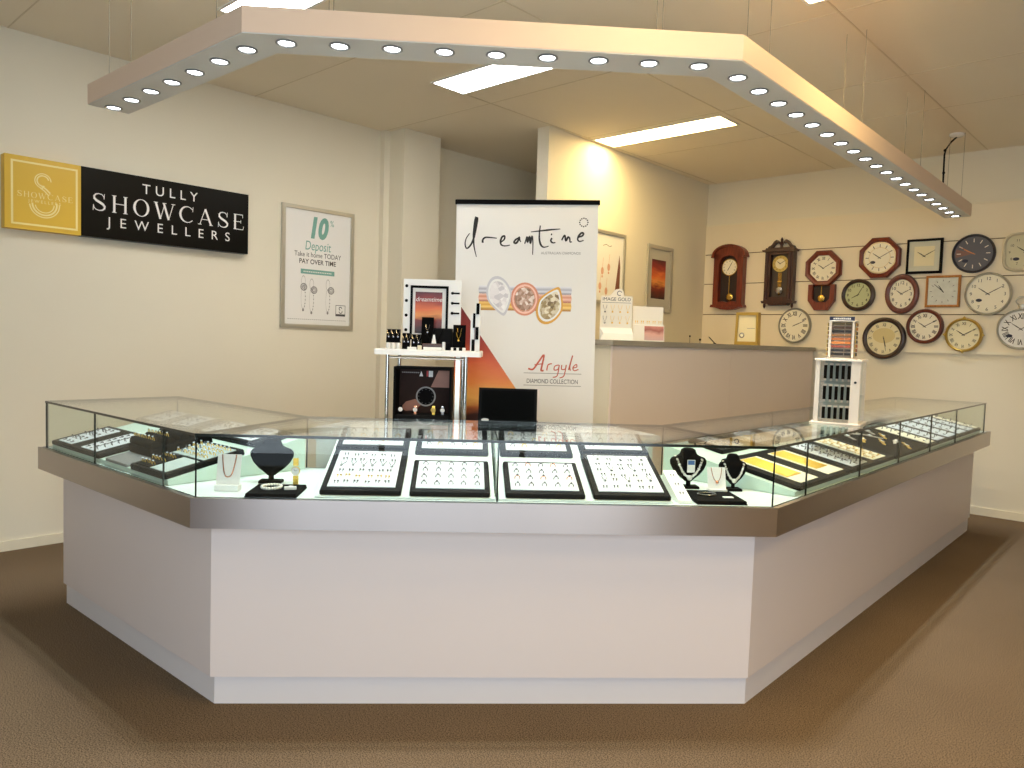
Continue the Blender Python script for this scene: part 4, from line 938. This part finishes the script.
wall_clock('wall_clock', 'large round silver rimmed wall clock with thin numerals and navy sticker', -1.489, 1.93, o_circ(.179, .185), M_SILVF, M_IVORY, .89, 'arabic', 10, 10, .05, .04, .80, sticker=(-.40, -.34), numm=M_TXT)
wall_clock('wall_clock', 'large round clock with thick dark frame, lowest of the wall, showing half past five', -2.31, 1.53, o_circ(.190, .195), M_EBON, M_CREAM, .79, 'roman', 5, 28, .055, .042, .82, .0006, dial_extra=lambda q, rx, rz, y: (q.use(mat('straw_dial', S(212, 196, 140), .5)), q.disc(0, rz * .16, rx * .66, rz * .46, y)))
wall_clock('wall_clock', 'round brown framed clock with bold roman numerals, right of the thick dark one', -1.969, 1.644, o_circ(.154, .158), M_MAH, M_IVORY, .80, 'roman', 10, 10, .05, .046, .78, .0012)
tg = wall_clock('wall_clock', 'round gold rimmed clock with four small points on the rim', -1.654, 1.573, o_circ(.148, .150), M_GFR, M_CREAM, .84, 'roman', 10, 10, .045, .040, .8, .0004)
for k in range(4):
    a = PI / 2 * k; q = mb(M_GFR); c_, s_ = math.cos(a), math.sin(a); q.plate([(c_ * .140 - s_ * .020, s_ * .140 + c_ * .020), (c_ * .140 + s_ * .020, s_ * .140 - c_ * .020), (c_ * .163, s_ * .163)], -.040, -.01); q.build('rim_point', tg)
tp = wall_clock('wall_clock', 'round white pocket-watch style clock with big numerals at the right edge, lowest row', -1.231, 1.629, o_circ(.178, .170), M_SILVF, M_PAPER, .90, 'roman', 10, 10, .05, .066, .72, .0012, sticker=(-.5, -.38))
q = mb(M_SILVF); q.at(Matrix.Translation((0, -.02, .168))); q.lathe([(.022, 0), (.022, .012), (.032, .016), (.032, .038), (.02, .044)], 18); q.build('winding_crown', tp)
q = mb(M_SILVF); q.tube([(.048 * math.cos(rad(-60) + rad(300) * i / 22), -.02, .238 + .036 * math.sin(rad(-60) + rad(300) * i / 22)) for i in range(23)], .006, 8); q.build('bow_ring', tp)
wall_clock('wall_clock', 'round grey rimmed white clock with large roman numerals, above the half wall', -3.170, 1.641, o_circ(.166, .177), mat('pewter_rim', S(166, 164, 152), .35, .6), M_IVORY, .90, 'roman', 2, 11, .045, .062, .76, .0014)

# ------------------------------------------------------------------ pull-up banner
bs = .8334 / 144.6
bn = empty('pullup_banner', 'tall white pull-up banner with black script and three-ring picture behind the counter', 'banner', (-3.223, 3.126, 0), math.atan2(.497, .669))
LEAN = rad(.6)      # the banner leans a little to one side
bn.matrix_world = TR(-3.223, 3.126, 0, math.atan2(.497, .669)) @ Matrix.Translation((2.2 * math.sin(LEAN), 0, .005)) @ Matrix.Rotation(-LEAN, 4, 'Y')
BW = .8334
def bp(px, py): return ((px - 455.6) * bs, 2.187 - (py - (200.3 + (px - 455.6) * .0166)) * bs)
q = mb(M_PAPER); q.box(.008, BW - .008, -.002, .002, .07, 2.178); q.build('sheet', bn)
q = mb(M_BLACK); q.bbox(0, BW, -.012, .012, 2.173, 2.199, .004); q.build('top_rail', bn)
q = mb(M_CHROME); q.cyl((BW / 2, .02, .06), (BW / 2, .02, 2.176), .010, 10); q.build('rear_pole', bn)
q = mb(M_SILVF); q.bbox(-.01, BW + .01, -.09, .09, 0, .075, .02); q.build('cassette_base', bn)
M_SUNB = ramp_print('sunset_banner', [(0.0, S(28, 12, 8)), (.27, S(48, 18, 10)), (.31, S(170, 92, 40)), (.37, S(238, 180, 92)), (.46, S(234, 142, 62)), (.57, S(212, 92, 42)), (.70, S(156, 46, 32)), (1.0, S(88, 22, 30))], .70, 1.66, noise=.07, nscale=3.0, stretch=(1, 1, 3.5))
q = mb(M_SUNB); tl = bp(457.4, 297); hy = bp(519.7, 387); sl_ = (hy[1] - tl[1]) / (hy[0] - tl[0]); xr_ = BW - .0085
q.poly([(.0085, .0705), (xr_, .0705), (xr_, tl[1] + sl_ * (xr_ - tl[0])), tl, (.0085, tl[1])], -.0026)
q.build('sunset_print', bn)
q = mb(mat('white_print', S(244, 242, 238), .6)); a0 = bp(520, 385)
q = mb(M_NUM); Y = -.0030
Z1 = lambda pts: [bp(440 + x / 8, 180 + yy / 8) for x, yy in pts]
def smooth_pts(P, n=5):
    out = []
    for i in range(len(P) - 1):
        p0 = P[max(i - 1, 0)]; p1 = P[i]; p2 = P[i + 1]; p3 = P[min(i + 2, len(P) - 1)]
        for k in range(n):
            t_ = k / n
            out.append(tuple(.5 * (2 * p1[c] + (p2[c] - p0[c]) * t_ + (2 * p0[c] - 5 * p1[c] + 4 * p2[c] - p3[c]) * t_ ** 2 + (3 * p1[c] - p0[c] - 3 * p2[c] + p3[c]) * t_ ** 3) for c in (0, 1)))
    return out + [P[-1]]
def brush(q, pts, w0, w1, w2, sc=bs / 8 * 1.15):
    P = smooth_pts(Z1(pts)); K = len(P)
    q.stroke(P, [((w0 + (w1 - w0) * min(1, k / K * 2)) if k < K / 2 else (w1 + (w2 - w1) * (k / K - .5) * 2)) * sc for k in range(K)], Y)
brush(q, [(245, 415), (218, 455), (209, 500), (222, 535), (250, 515), (275, 465), (290, 395), (300, 330), (303, 295)], 6, 12, 20)
brush(q, [(300, 285), (290, 320), (282, 380), (277, 440), (282, 520), (303, 605)], 24, 16, 4)
brush(q, [(352, 492), (352, 468), (372, 450), (410, 450), (465, 456)], 14, 12, 6)
brush(q, [(498, 488), (525, 465), (527, 440), (508, 446), (495, 480), (502, 508), (530, 518), (572, 512)], 10, 14, 6)
brush(q, [(642, 455), (618, 468), (604, 490), (622, 496), (640, 470), (646, 448), (650, 470), (658, 488)], 12, 14, 6)
brush(q, [(690, 502), (700, 470), (708, 446), (712, 490), (728, 445), (736, 500), (748, 440), (756, 500), (755, 590)], 8, 14, 5)
brush(q, [(812, 358), (806, 420), (808, 475), (822, 515), (845, 530), (882, 522)], 8, 14, 5)
brush(q, [(738, 408), (820, 400), (900, 392), (972, 387)], 5, 13, 4)
brush(q, [(907, 458), (898, 478), (912, 495), (936, 494)], 12, 12, 6); brush(q, [(898, 428), (908, 430)], 12, 12, 10)
brush(q, [(985, 476), (1000, 446), (1010, 440), (1018, 480), (1035, 452), (1048, 462), (1052, 490), (1066, 488)], 10, 14, 6)
brush(q, [(1116, 452), (1148, 442), (1156, 424), (1140, 420), (1118, 445), (1112, 472), (1128, 486), (1160, 478)], 12, 14, 6)
cz0 = bp(584.6, 222.1)
for k in range(12):
    a = 2 * PI * k / 12; q.disc(cz0[0] + .0235 * math.cos(a), cz0[1] + .0235 * math.sin(a), .0042, y=Y, n=10)
q.build('script_lettering', bn)
q = mb(M_MGREY); x_, z_ = bp(562.5, 253.5); q.text('AUSTRALIAN DIAMONDS', x_, z_, .021, Y, sx=.95)
q.build('tagline_lettering', bn)
q = mb(M_TXT); x_, z_ = bp(557, 382.5); q.text('DIAMOND COLLECTION', x_, z_, .036, Y, sx=.74)
q.use(M_MGREY)
for py in (372.5, 384.8):
    a, b = bp(528, py - .6), bp(586, py + .4); q.stroke([a, b], .003, Y)
q.build('collection_lettering', bn)
q = mb(M_RED); A_ = lambda pts: smooth_pts([bp(440 + x / 3.2, 190 + yy / 3.2) for x, yy in pts])
for pts, w in (([(296, 568), (312, 570), (330, 545), (346, 524), (340, 560), (338, 574), (346, 574)], .010), ([(316, 556), (345, 552)], .006), ([(356, 574), (360, 556), (372, 552)], .007), ([(394, 556), (382, 560), (380, 572), (392, 570), (396, 556), (390, 590), (376, 596)], .006), ([(404, 556), (404, 570), (416, 568), (418, 556), (412, 590), (398, 598)], .006), ([(426, 572), (434, 540), (438, 526), (430, 560), (432, 574)], .007), ([(440, 566), (452, 562), (450, 554), (440, 564), (444, 574), (458, 570)], .006)): q.stroke(A_(pts), w, Y)
q.build('red_script', bn)
# three-ring picture
def mosaic(name, c1, c2, c3, scale):
    m_ = bpy.data.materials.new(name); m_.use_nodes = True; nt = m_.node_tree; N = nt.nodes; L = nt.links
    p = N['Principled BSDF']; p.inputs['Roughness'].default_value = .45
    tc = N.new('ShaderNodeTexCoord'); v = N.new('ShaderNodeTexVoronoi'); v.inputs['Scale'].default_value = scale; L.new(tc.outputs['Object'], v.inputs['Vector'])
    s_ = N.new('ShaderNodeSeparateColor'); L.new(v.outputs['Color'], s_.inputs['Color'])
    cr = N.new('ShaderNodeValToRGB'); e = cr.color_ramp.elements; e.new(.5)
    for k, c in enumerate((c1, c2, c3)): e[k].color = (*c, 1)
    L.new(s_.outputs['Red'], cr.inputs['Fac']); L.new(cr.outputs['Color'], p.inputs['Base Color']); return m_
zb = lambda yy: bp(540, 190 + yy / 3.2)[1]
PR_S = ramp_print('silver_ring_print', [(0, S(150, 150, 158)), (.3, S(222, 222, 228)), (.6, S(176, 176, 186)), (1, S(236, 236, 240))], zb(328), zb(306), noise=.1, nscale=3, stretch=(1, 1, 1)); PR_R = ramp_print('rose_ring_print', [(0, S(190, 112, 84)), (.35, S(244, 196, 168)), (.65, S(214, 142, 110)), (1, S(246, 204, 180))], zb(354), zb(331), noise=.1, nscale=3, stretch=(1, 1, 1)); PR_G = ramp_print('gold_ring_print', [(0, S(186, 128, 30)), (.35, S(250, 214, 112)), (.65, S(222, 166, 54)), (1, S(246, 206, 110))], zb(380), zb(357), noise=.1, nscale=3, stretch=(1, 1, 1))
PR_O = mat('pale_silver_bezel_print', S(206, 206, 212), .45); PR_OR = mat('rose_bezel_print', S(216, 140, 108), .45); PR_OG = mat('gold_bezel_print', S(222, 164, 44), .45)
PR_L = mosaic('pale_stone_print', S(250, 248, 248), S(226, 222, 224), S(200, 198, 204), 42); PR_D = mosaic('brown_stone_print', S(244, 232, 222), S(196, 160, 138), S(150, 112, 84), 52); PR_Y = mosaic('olive_stone_print', S(240, 232, 206), S(172, 148, 96), S(110, 86, 44), 52)
R_ = lambda x, yy: bp(440 + x / 3.2, 190 + yy / 3.2)
q = mb(PR_S); k_ = bs / 3.2
for m_, y0, y1 in ((PR_S, 306, 328), (PR_R, 331, 354), (PR_G, 357, 380)):
    q.use(m_); a, b = R_(132, y1), R_(428, y0); q.plate([(a[0], a[1]), (b[0], a[1]), (b[0] + .004, (a[1] + b[1]) / 2), (b[0], b[1]), (a[0], b[1]), (a[0] - .004, (a[1] + b[1]) / 2)], -.0030, -.0026)
def tear(cx, cy, w, h, ang, m_out, m_in, flip):
    def shape(s): 
        P = []
        for i in range(28):
            t_ = 2 * PI * i / 28; r = 1.0
            xx = w / 2 * math.cos(t_) * s * (1 - .0); zz = math.sin(t_)
            tap = 1 - .55 * max(0, zz if flip else -zz) ** 1.3
            P.append((xx * tap, h / 2 * zz * s))
        c_, s_ = math.cos(ang), math.sin(ang); o = R_(cx, cy)
        return [(o[0] + (a * c_ - b * s_) * k_, o[1] + (a * s_ + b * c_) * k_) for a, b in P]
    q.use(m_out); q.poly(shape(1), -.0034); q.use(m_in); q.poly(shape(.74), -.0038)
    q.use(M_WHITE); o = R_(cx, cy); q.poly([(o[0] + (x_ - o[0]) * 1.16, o[1] + (z_ - o[1]) * 1.16) for x_, z_ in shape(.74)], -.0036)
tear(198, 335, 82, 130, rad(-4) + rad(18), PR_O, PR_L, False)
o = R_(280, 345); q.use(PR_OR); q.disc(o[0], o[1], 46 * k_, 53 * k_, y=-.0034); q.use(mat('rose_highlight_print', S(246, 200, 178), .45)); q.disc(o[0], o[1], 40 * k_, 47 * k_, y=-.0036); q.use(PR_D); q.disc(o[0], o[1], 35 * k_, 41 * k_, y=-.0038)
q.use(PR_OR); q.annulus(o[0], o[1], 37 * k_, 40 * k_, -.0039, 36, .86)
tear(363, 365, 84, 128, rad(-24), PR_OG, PR_Y, True)
q.build('ring_picture', bn)

# ------------------------------------------------------------------ display stand with shelf
ST = rad(41.3)
SX, SY = -2.903, 2.645
ds = empty('display_stand', 'white topped chrome-legged display stand left of the banner', 'display stand', (SX, SY, 0), ST)
q = mb(M_WHITEG); q.bbox(-.273, .273, 0, .30, 1.308, 1.338, .006); q.build('top_shelf', ds)
q = mb(M_WHITEG); q.bbox(-.24, .22, .02, .29, .900, .922, .005); q.build('lower_shelf', ds)
for x, yy in ((-.208, .03), (.196, .03), (-.182, .27), (.165, .27)):
    q = mb(M_CHROME); q.cyl((x, yy, 0), (x, yy, 1.308), .0095, 10); q.build('leg', ds)
q = mb(M_CHROME); q.cyl((-.208, .03, 1.295), (.196, .03, 1.295), .006, 8); q.build('rail', ds)
q = mb(M_SILVF); q.box(.142, .166, .05, .056, .93, 1.306); q.build('side_strip', ds)
SM = TR(SX, SY, 0, ST)
def sx(px): return (px - 427.5) / 195.7
def sz(py): return 1.3385 + (349.7 - py) / 195.7
wb = empty('watch_display_case', 'black box case with watch poster on the lower shelf of the stand', 'display case', M=SM @ Matrix.Translation((-.025, .06, .9225)))
q = mb(M_BLACK)
for x0, x1, z0, z1 in ((-.150, -.138, 0, .325), (.138, .150, 0, .325), (-.138, .138, .313, .325), (-.138, .138, 0, .012)): q.box(x0, x1, -.03, .12, z0, z1)
q.box(-.138, .138, .112, .12, .012, .313); q.build('case_shell', wb)
q = mb(mat('dark_brown_photo', S(46, 32, 28), .7, spec=.15, noise=.45, nscale=14)); q.box(-.137, .137, .098, .111, .075, .312); Y = .0975
q.use(mat('skin_photo_print', S(150, 98, 76), .45, noise=.25, nscale=14)); q.poly([(.03, .215), (.137, .215), (.137, .305), (.07, .305)], Y); q.poly([(-.13, .10), (-.10, .135), (-.05, .15), (-.02, .12), (-.05, .09), (-.10, .085)], Y)
q.use(M_BLACK); q.disc(.005, .165, .050, y=Y - .0004); q.use(M_MGREY); q.annulus(.005, .165, .045, .053, Y - .0008, 40); q.use(M_TXT)
for k in range(12): a = PI * k / 6; q.disc(.005 + .038 * math.cos(a), .165 + .038 * math.sin(a), .003, y=Y - .0009, n=8)
q.use(M_MGREY)
for k in range(9): q.rect(-.125 + k * .0105, -.117 + k * .0105, .288, .294, Y - .0005)
q.use(M_PAPER); q.poly([(-.032, .272), (-.012, .272), (-.022, .300)], Y - .0006); q.rect(.018, .040, .270, .302, Y - .0006); q.use(mat('red_print', S(190, 50, 50), .5)); q.rect(.006, .016, .272, .302, Y - .0006)
q.build('watch_poster', wb)
q = mb(M_BLACKM); q.bbox(-.137, .137, -.028, .097, .0125, .075, .004); q.build('step', wb)
def mini_watch(x, z, band, face, label):
    t = empty('watch', label, 'watch', M=SM @ Matrix.Translation((x, .085, z)))
    q = mb(band); q.bbox(-.008, .008, -.006, .010, 0, .046, .002); q.build('strap', t)
    q = mb(face); q.at(Matrix.Translation((0, -.008, .025))); q.lathe([(.0125, .003), (.0135, -.002), (.012, -.005)], 16, axis='Y'); q.use(M_PAPER if face is not M_GOLD else M_YDIAL); q.disc(0, 0, .0115, y=-.0055, n=16); q.build('watch_case', t)
for x, bm_, fm_, lb in ((-.142, M_BLACK, M_SILV, 'silver watch with white dial at the left in the black watch case'), (-.065, M_ROSE, M_ROSE, 'rose coloured watch second from left in the black watch case'), (.030, M_GOLD, M_GOLD, 'gold watch right of the middle in the black watch case'), (.078, M_SILV, M_SILV, 'silver watch at the right in the black watch case')): mini_watch(x, .9980, bm_, fm_, lb)
for x0, x1, lb in ((-.072, -.010, 'wide white card before the black watch case, left one'), (-.006, .030, 'narrow white card before the black watch case, middle one'), (.050, .085, 'grey white card before the black watch case, right one')):
    q = mb(M_PAPER); q.loft([[(x0, .0285, .9226), (x1, .0285, .9226), (x1, .0205, .9226), (x0, .0205, .9226)][::-1], [(x0, .0295, .978), (x1, .0295, .978), (x1, .0255, .978), (x0, .0255, .978)][::-1]]); tag(q.build('price_card', M=SM), lb, 'price card', 'white cards before the watch case')
# on the top shelf
bd = empty('display_board', 'white upright panel with black framed sunset picture on the stand', 'display panel', M=SM @ Matrix.Translation((sx(426.3), .20, 1.3385)))
PW_ = .305
q = mb(M_WHITEG)
q.plate([(-.150, 0), (.158, 0), (.158, .372), (-.150, .372)], -.008, .008); q.build('panel', bd)
q = mb(M_BLACK)
for x0, x1, z0, z1 in ((-.112, -.100, .05, .338), (.078, .090, .05, .338), (-.1, .078, .325, .338), (-.1, .078, .05, .062)): q.box(x0, x1, -.018, -.008, z0, z1)
q.build('picture_frame', bd)
q = mb(M_PAPER); q.box(-.100, .078, -.0115, -.0085, .062, .325); q.build('mat_board', bd)
q = mb(ramp_print('sunset_shelf', M_SUN, .09, .305, noise=.12, nscale=9)); q.rect(-.086, .058, .085, .305, -.0120); q.use(M_PAPER)
q.text('dreamtime', -.014, .255, .034, -.0124, sx=.95, shear=.25); q.build('sunset_print', bd)
q = mb(M_BLACK)
for k in range(4): q.disc(-.134, .335 - k * .078, .0085, y=-.0086, n=16)
q.build('side_hole', bd)
for k in range(3):
    q = mb(M_BLACK); z = .302 - k * .053; q.cyl((.112, -.02, z), (.150, -.014, z), .0045, 8); q.ball((.112, -.02, z), .008, 8, 6); q.build('peg', bd)
et = empty('earring_tower', 'white stepped column with black panels at the right end of the shelf', 'earring tower', M=SM @ Matrix.Translation((sx(474), .06, 1.3385)))
for x0, x1, h_ in ((-.024, -.004, .195), (.0, .024, .245)):
    q = mb(M_WHITEG); q.box(x0, x1, 0, .05, 0, h_); q.build('white_block', et)
for x0, x1, z0, z1 in ((-.016, -.001, .0, .06), (-.012, .0, .12, .195), (.002, .018, .06, .125), (.004, .02, .190, .247)):
    q = mb(M_BLACK); q.box(x0, x1, -.012, 0, z0, z1); q.build('black_panel', et)
def ear_card(px0, px1, py0, py1, yy, label, n, key, base=True):
    t = empty('earring_card', label, 'display card', M=SM @ Matrix.Translation((sx((px0 + px1) / 2), yy, sz(py1))))
    w_ = (px1 - px0) / 195.7; h_ = (py1 - py0) / 195.7
    q = mb(M_VELV); q.loft([[(-w_ / 2, 0, 0), (w_ / 2, 0, 0), (w_ / 2, .004, 0), (-w_ / 2, .004, 0)], [(-w_ / 2, .015, h_), (w_ / 2, .015, h_), (w_ / 2, .019, h_), (-w_ / 2, .019, h_)]]); q.bbox(-w_ / 2, w_ / 2, .005, .035, 0, .006, .002); q.build('card', t)
    for i in range(n):
        jewel(key, SM @ Matrix.Translation((sx((px0 + px1) / 2) - w_ / 2 + w_ * (i + .5) / n, yy + .006, sz(py1) + h_ * .6)) @ Matrix.Rotation(PI / 2 - .2, 4, 'X'), 'small piece hung on the ' + label.split(' on ')[0].split(' at ')[0], 'jewellery on the shelf cards')
    return t
ear_card(385, 399, 330, 343.5, .03, 'black earring card at the left end of the shelf', 3, 'ps')
for k in range(3):
    q = mb(M_WHITEG); q.lathe([(.012, 0), (.012, .014), (.010, .024), (.005, .031)], 16); tag(q.build('ring_finger_stand', M=SM @ Matrix.Translation((sx(387.5 + k * 5.2), .022, 1.3386))), 'white rounded ring stand in the row of three at the left end of the shelf', 'ring stand', 'white rounded ring stands on the shelf')
q = mb(M_WHITEG); q.bbox(sx(385), sx(399), .038, .07, 1.3386, sz(344), .002); tag(q.build('white_plinth', M=SM), 'white plinth under the black earring card at the left end', 'plinth')
ear_card(401, 409, 333.5, 349.7, .03, 'narrow black card, second from the left on the shelf', 2, 'ps')
ear_card(410, 419.5, 334.5, 349.7, .045, 'black card left of the brown box on the shelf', 2, 'ps')
ear_card(418, 430.5, 316.5, 349.7, .12, 'tall black pendant card before the sunset picture on the shelf', 1, 'ps')
q = mb(wood('brown_box_wood', S(60, 34, 22), S(84, 50, 32))); q.bbox(sx(421), sx(443), .05, .10, 1.3386, sz(343.5), .003); tag(q.build('brown_box', M=SM), 'low brown box in the middle of the shelf', 'box')
q = mb(M_WHITEG); q.bbox(sx(422.5), sx(441), .03, .046, 1.3386, sz(347), .002); tag(q.build('white_bar', M=SM), 'low white bar in front of the brown box on the shelf', 'plinth')
q = mb(M_WHITEG); q.bbox(sx(407), sx(416), .008, .024, 1.3386, sz(347.3), .002); tag(q.build('white_bar', M=SM), 'small white bar at the shelf edge left of the brown box', 'plinth')
q = mb(M_PADC); q.bbox(sx(417), sx(421), .012, .032, 1.3386, sz(345.5), .003); tag(q.build('cream_block', M=SM), 'small cream block left of the low white bar on the shelf', 'ring stand')
for k, px in enumerate((428.5, 436.5)):
    t = empty('ring_tree', ('left' if k == 0 else 'right') + ' dark forked ring holder standing on the brown box', 'ring holder', M=SM @ Matrix.Translation((sx(px), .075, sz(343.4))))
    q = mb(M_BLACK); q.cyl((0, 0, 0), (0, 0, .02), .006, 8); q.build('stem', t)
    for s_ in (-1, 1):
        q = mb(M_BLACK); q.cyl((0, 0, .018), (s_ * .022, 0, .058 + .01 * s_), .0045, 8); q.ball((s_ * .022, 0, .058 + .01 * s_), .006, 8, 6); q.build('prong', t)
q = mb(M_WHITEG); q.loft([[(-.012, 0, 0), (.012, 0, 0), (.012, .012, 0), (-.012, .012, 0)], [(-.004, .004, .045), (.004, .004, .045), (.004, .008, .045), (-.004, .008, .045)]]); tag(q.build('white_cone', M=SM @ Matrix.Translation((sx(432.5), .055, sz(343.3)))), 'white tapered ring cone between the forked holders', 'ring stand')
q = mb(M_BLACKM); q.bbox(sx(430), sx(450), .125, .165, 1.3386, sz(327.5), .004); tag(q.build('black_box', M=SM), 'black box behind the brown box, under the sunset picture', 'box')
q = mb(M_BLACK); q.bbox(sx(445), sx(449), .03, .055, 1.3386, sz(342), .003); tag(q.build('black_block', M=SM), 'small black block right of the brown box', 'ring stand')
q = mb(M_WHITEG); q.bbox(sx(441.5), sx(444.5), .03, .055, 1.3386, sz(341.5), .003); tag(q.build('white_block', M=SM), 'small white block right of the brown box', 'ring stand')
ear_card(451, 464, 323.5, 346.8, .10, 'tall black card with gold pendant at the right of the shelf', 1, 'pg')
ear_card(451.5, 463.5, 331, 346.8, .05, 'short black card before the tall gold pendant card', 1, 'pg')
q = mb(M_WHITEG)
for a, b in ((450.5, 453), (456, 458.6), (462, 465.2)): q.bbox(sx(a), sx(b), .022, .044, 1.3386, sz(346.7), .002)
q.use(M_BLACK)
for a, b in ((453, 456), (458.6, 462)): q.bbox(sx(a), sx(b), .022, .044, 1.3386, sz(346.9), .002)
tag(q.build('striped_plinth', M=SM), 'black and white striped plinth at the right of the shelf', 'plinth')

# ------------------------------------------------------------------ laptop on the service shelf
lp = empty('laptop', 'open black laptop behind the glass case in front of the banner', 'laptop', fpt(.222, 3.665, .9855), rad(42))
q = mb(M_BLACK); q.bbox(-.165, .165, -.205, .0, 0, .016, .004); q.build('keyboard_base', lp)
q = mb(M_BLACKM)
for j in range(5):
    for i in range(13): q.box(-.145 + i * .0225, -.126 + i * .0225, -.115 + j * .02, -.098 + j * .02, .016, .0185)
q.build('keyboard', lp)
q = mb(M_BLACK); q.loft([[(-.142, -.004, .016), (.142, -.004, .016), (.142, .004, .016), (-.142, .004, .016)], [(-.142, .032, .181), (.142, .032, .181), (.142, .040, .181), (-.142, .040, .181)]]); q.build('screen_lid', lp)
q = mb(mat('dark_screen', S(6, 7, 7), .9, spec=.03)); q.add([(-.128, -.0012, .032), (.128, -.0012, .032), (.128, .0286, .170), (-.128, .0286, .170)], [(0, 1, 2, 3)]); q.build('screen', lp)
q = mb(M_LGREY); q.at(TR(-.108, -.0022, .028, 0, -.21)); q.disc(0, 0, .018, .008, n=20); q.build('pale_oval', lp)  # pale oval at the lower left of the screen

# ------------------------------------------------------------------ watch strap cabinet and rack
M_ACW = mat('warm_lit_white_acrylic', S(222, 212, 198), .35)  # white acrylic with the warm cast of the lighting put into its colour
wc = empty('watch_cabinet', 'clear and white acrylic watch cabinet standing on the right arm of the counter', 'display cabinet', (-1.381, 3.872, 1.0365), rad(10))
q = mb(M_ACW); q.bbox(-.015, .222, -.02, .235, 0, .008, .003); q.build('base_plate', wc)
q = mb(M_ACW); q.bbox(-.006, .215, -.010, .225, .312, .322, .003); q.build('top_plate', wc)
for x0, x1, y0, y1 in ((0, .022, 0, .008), (.165, .208, 0, .008), (0, .012, .205, .215), (.196, .208, .205, .215)):
    q = mb(M_ACW); q.box(x0, x1, y0, y1, .008, .312); q.build('upright', wc)
q = mb(M_ACRYL); q.box(.0225, .1645, .001, .004, .0085, .3115); q.build('front_pane', wc)
q = mb(M_ACRYL); q.box(.204, .207, .0085, .2045, .0085, .3115); q.build('side_pane', wc)
q = mb(M_ACRYL); q.box(.001, .004, .0085, .2045, .0085, .3115); q.build('side_pane', wc)
q = mb(M_PADG); q.box(.013, .195, .200, .204, .0085, .3115); q.build('back_board', wc)
q = mb(M_BLACK); q.at(Matrix.Translation((.187, -.001, .21))); q.lathe([(.006, 0), (.006, -.004), (.002, -.005)], 12, axis='Y'); q.build('lock', wc)
for z in (.10, .205):
    q = mb(M_ACRYL); q.box(.0225, .195, .03, .198, z, z + .004); q.build('shelf', wc)
CMx = TR(-1.381, 3.872, 1.0365, rad(10))
for r, (z0, z1) in enumerate(((.0095, .090), (.1055, .195), (.2105, .300))):
    nm = ('bottom', 'middle', 'top')[r]
    for i in range(5):
        t = empty('watch_strap', 'dark watch strap hanging in the %s row of the acrylic cabinet' % nm, 'watch strap', M=CMx @ Matrix.Translation((.040 + i * .0275, .045 + .002 * (i % 2), z0)), group='straps in the %s cabinet row' % nm)
        q = mb(M_VELV); q.bbox(-.0075, .0075, 0, .004, .012, z1 - z0 - .010, .001); q.build('band', t)
        q = mb(M_ACW); q.box(-.009, .009, -.001, .005, z1 - z0 - .0098, z1 - z0); q.box(-.004, .004, -.001, .005, 0, .0118); q.build('card_tab', t)
rk = empty('strap_rack', 'white rotating rack of coloured watch straps with navy header on top of the cabinet', 'display rack', M=CMx @ Matrix.Translation((.103, .105, .3225)))
q = mb(M_ACW); q.lathe([(.075, 0), (.075, .005), (.01, .007)], 24); q.build('turntable', rk)
q = mb(M_ACW)
for x0, x1 in ((-.058, -.046), (.050, .060)): q.box(x0, x1, -.052, .052, .0072, .187)
q.box(-.046, .05, .046, .052, .0072, .187); q.bbox(-.064, .066, -.056, .056, .187, .191, .001); q.build('rack_frame', rk)
q = mb(M_BLUEST); q.box(-.058, .058, -.05, -.044, .1912, .211); q.use(M_PAPER)
for k in range(9): q.box(-.040 + k * .0092, -.034 + k * .0092, -.0506, -.0501, .197, .197 + (.008 if k % 3 else .0065))
q.build('header', rk)
cols = [('dark olive', S(84, 72, 40)), ('dark brown', S(70, 48, 30)), ('black', S(24, 22, 22)), ('tan', S(150, 104, 60)), ('orange brown', S(186, 108, 56)), ('orange', S(214, 130, 60)), ('red brown', S(150, 74, 56)), ('charcoal', S(40, 40, 42)), ('black grained', S(18, 18, 18))]
for k in range(9):
    nm, c_ = cols[k]; z = .175 - k * .0188
    q = mb(mat(nm.replace(' ', '_') + '_leather', c_, .55)); q.bbox(-.044, .014, -.0015, .0015, -.006, .006, .001); q.bbox(.017, .046, -.0015, .0015, -.006, .006, .001)
    tag(q.build('watch_strap', M=CMx @ Matrix.Translation((.103, .055, .3225 + z))), '%s watch strap lying across the front of the rack, number %s from its top' % (nm, ('one', 'two', 'three', 'four', 'five', 'six', 'seven', 'eight', 'nine')[k]), 'watch strap', 'straps across the front of the rack')
for s_, nm in ((-1, 'left'), (1, 'right')):
    for k in range(8):
        q = mb(mat(cols[(k * 2 + (3 if s_ > 0 else 0)) % 9][0].replace(' ', '_') + '_leather', (0, 0, 0))); q.bbox(-.0015, .0015, -.04, .03, -.0075, .0075, .001); q.use(M_YDIAL); q.box(-.0016, .0016, -.046, -.0405, -.006, .006)
        tag(q.build('watch_strap', M=CMx @ Matrix.Translation((.103 + s_ * .0655, .105, .3225 + .172 - k * .0212))), 'watch strap edge-on along the %s side of the white rack' % nm, 'watch strap', 'straps on the %s side of the rack' % nm)


vs = SC.view_settings; vs.view_transform = 'Standard'; vs.look = 'None'; vs.exposure = 0.0; vs.gamma = 1.0; vs.use_curve_mapping = False
SC.cycles.use_denoising = True; SC.cycles.max_bounces = 10; SC.cycles.transparent_max_bounces = 24; SC.cycles.diffuse_bounces = 5; SC.cycles.glossy_bounces = 6
SC.cycles.sample_clamp_indirect = 6.0; SC.cycles.caustics_reflective = False; SC.cycles.caustics_refractive = False
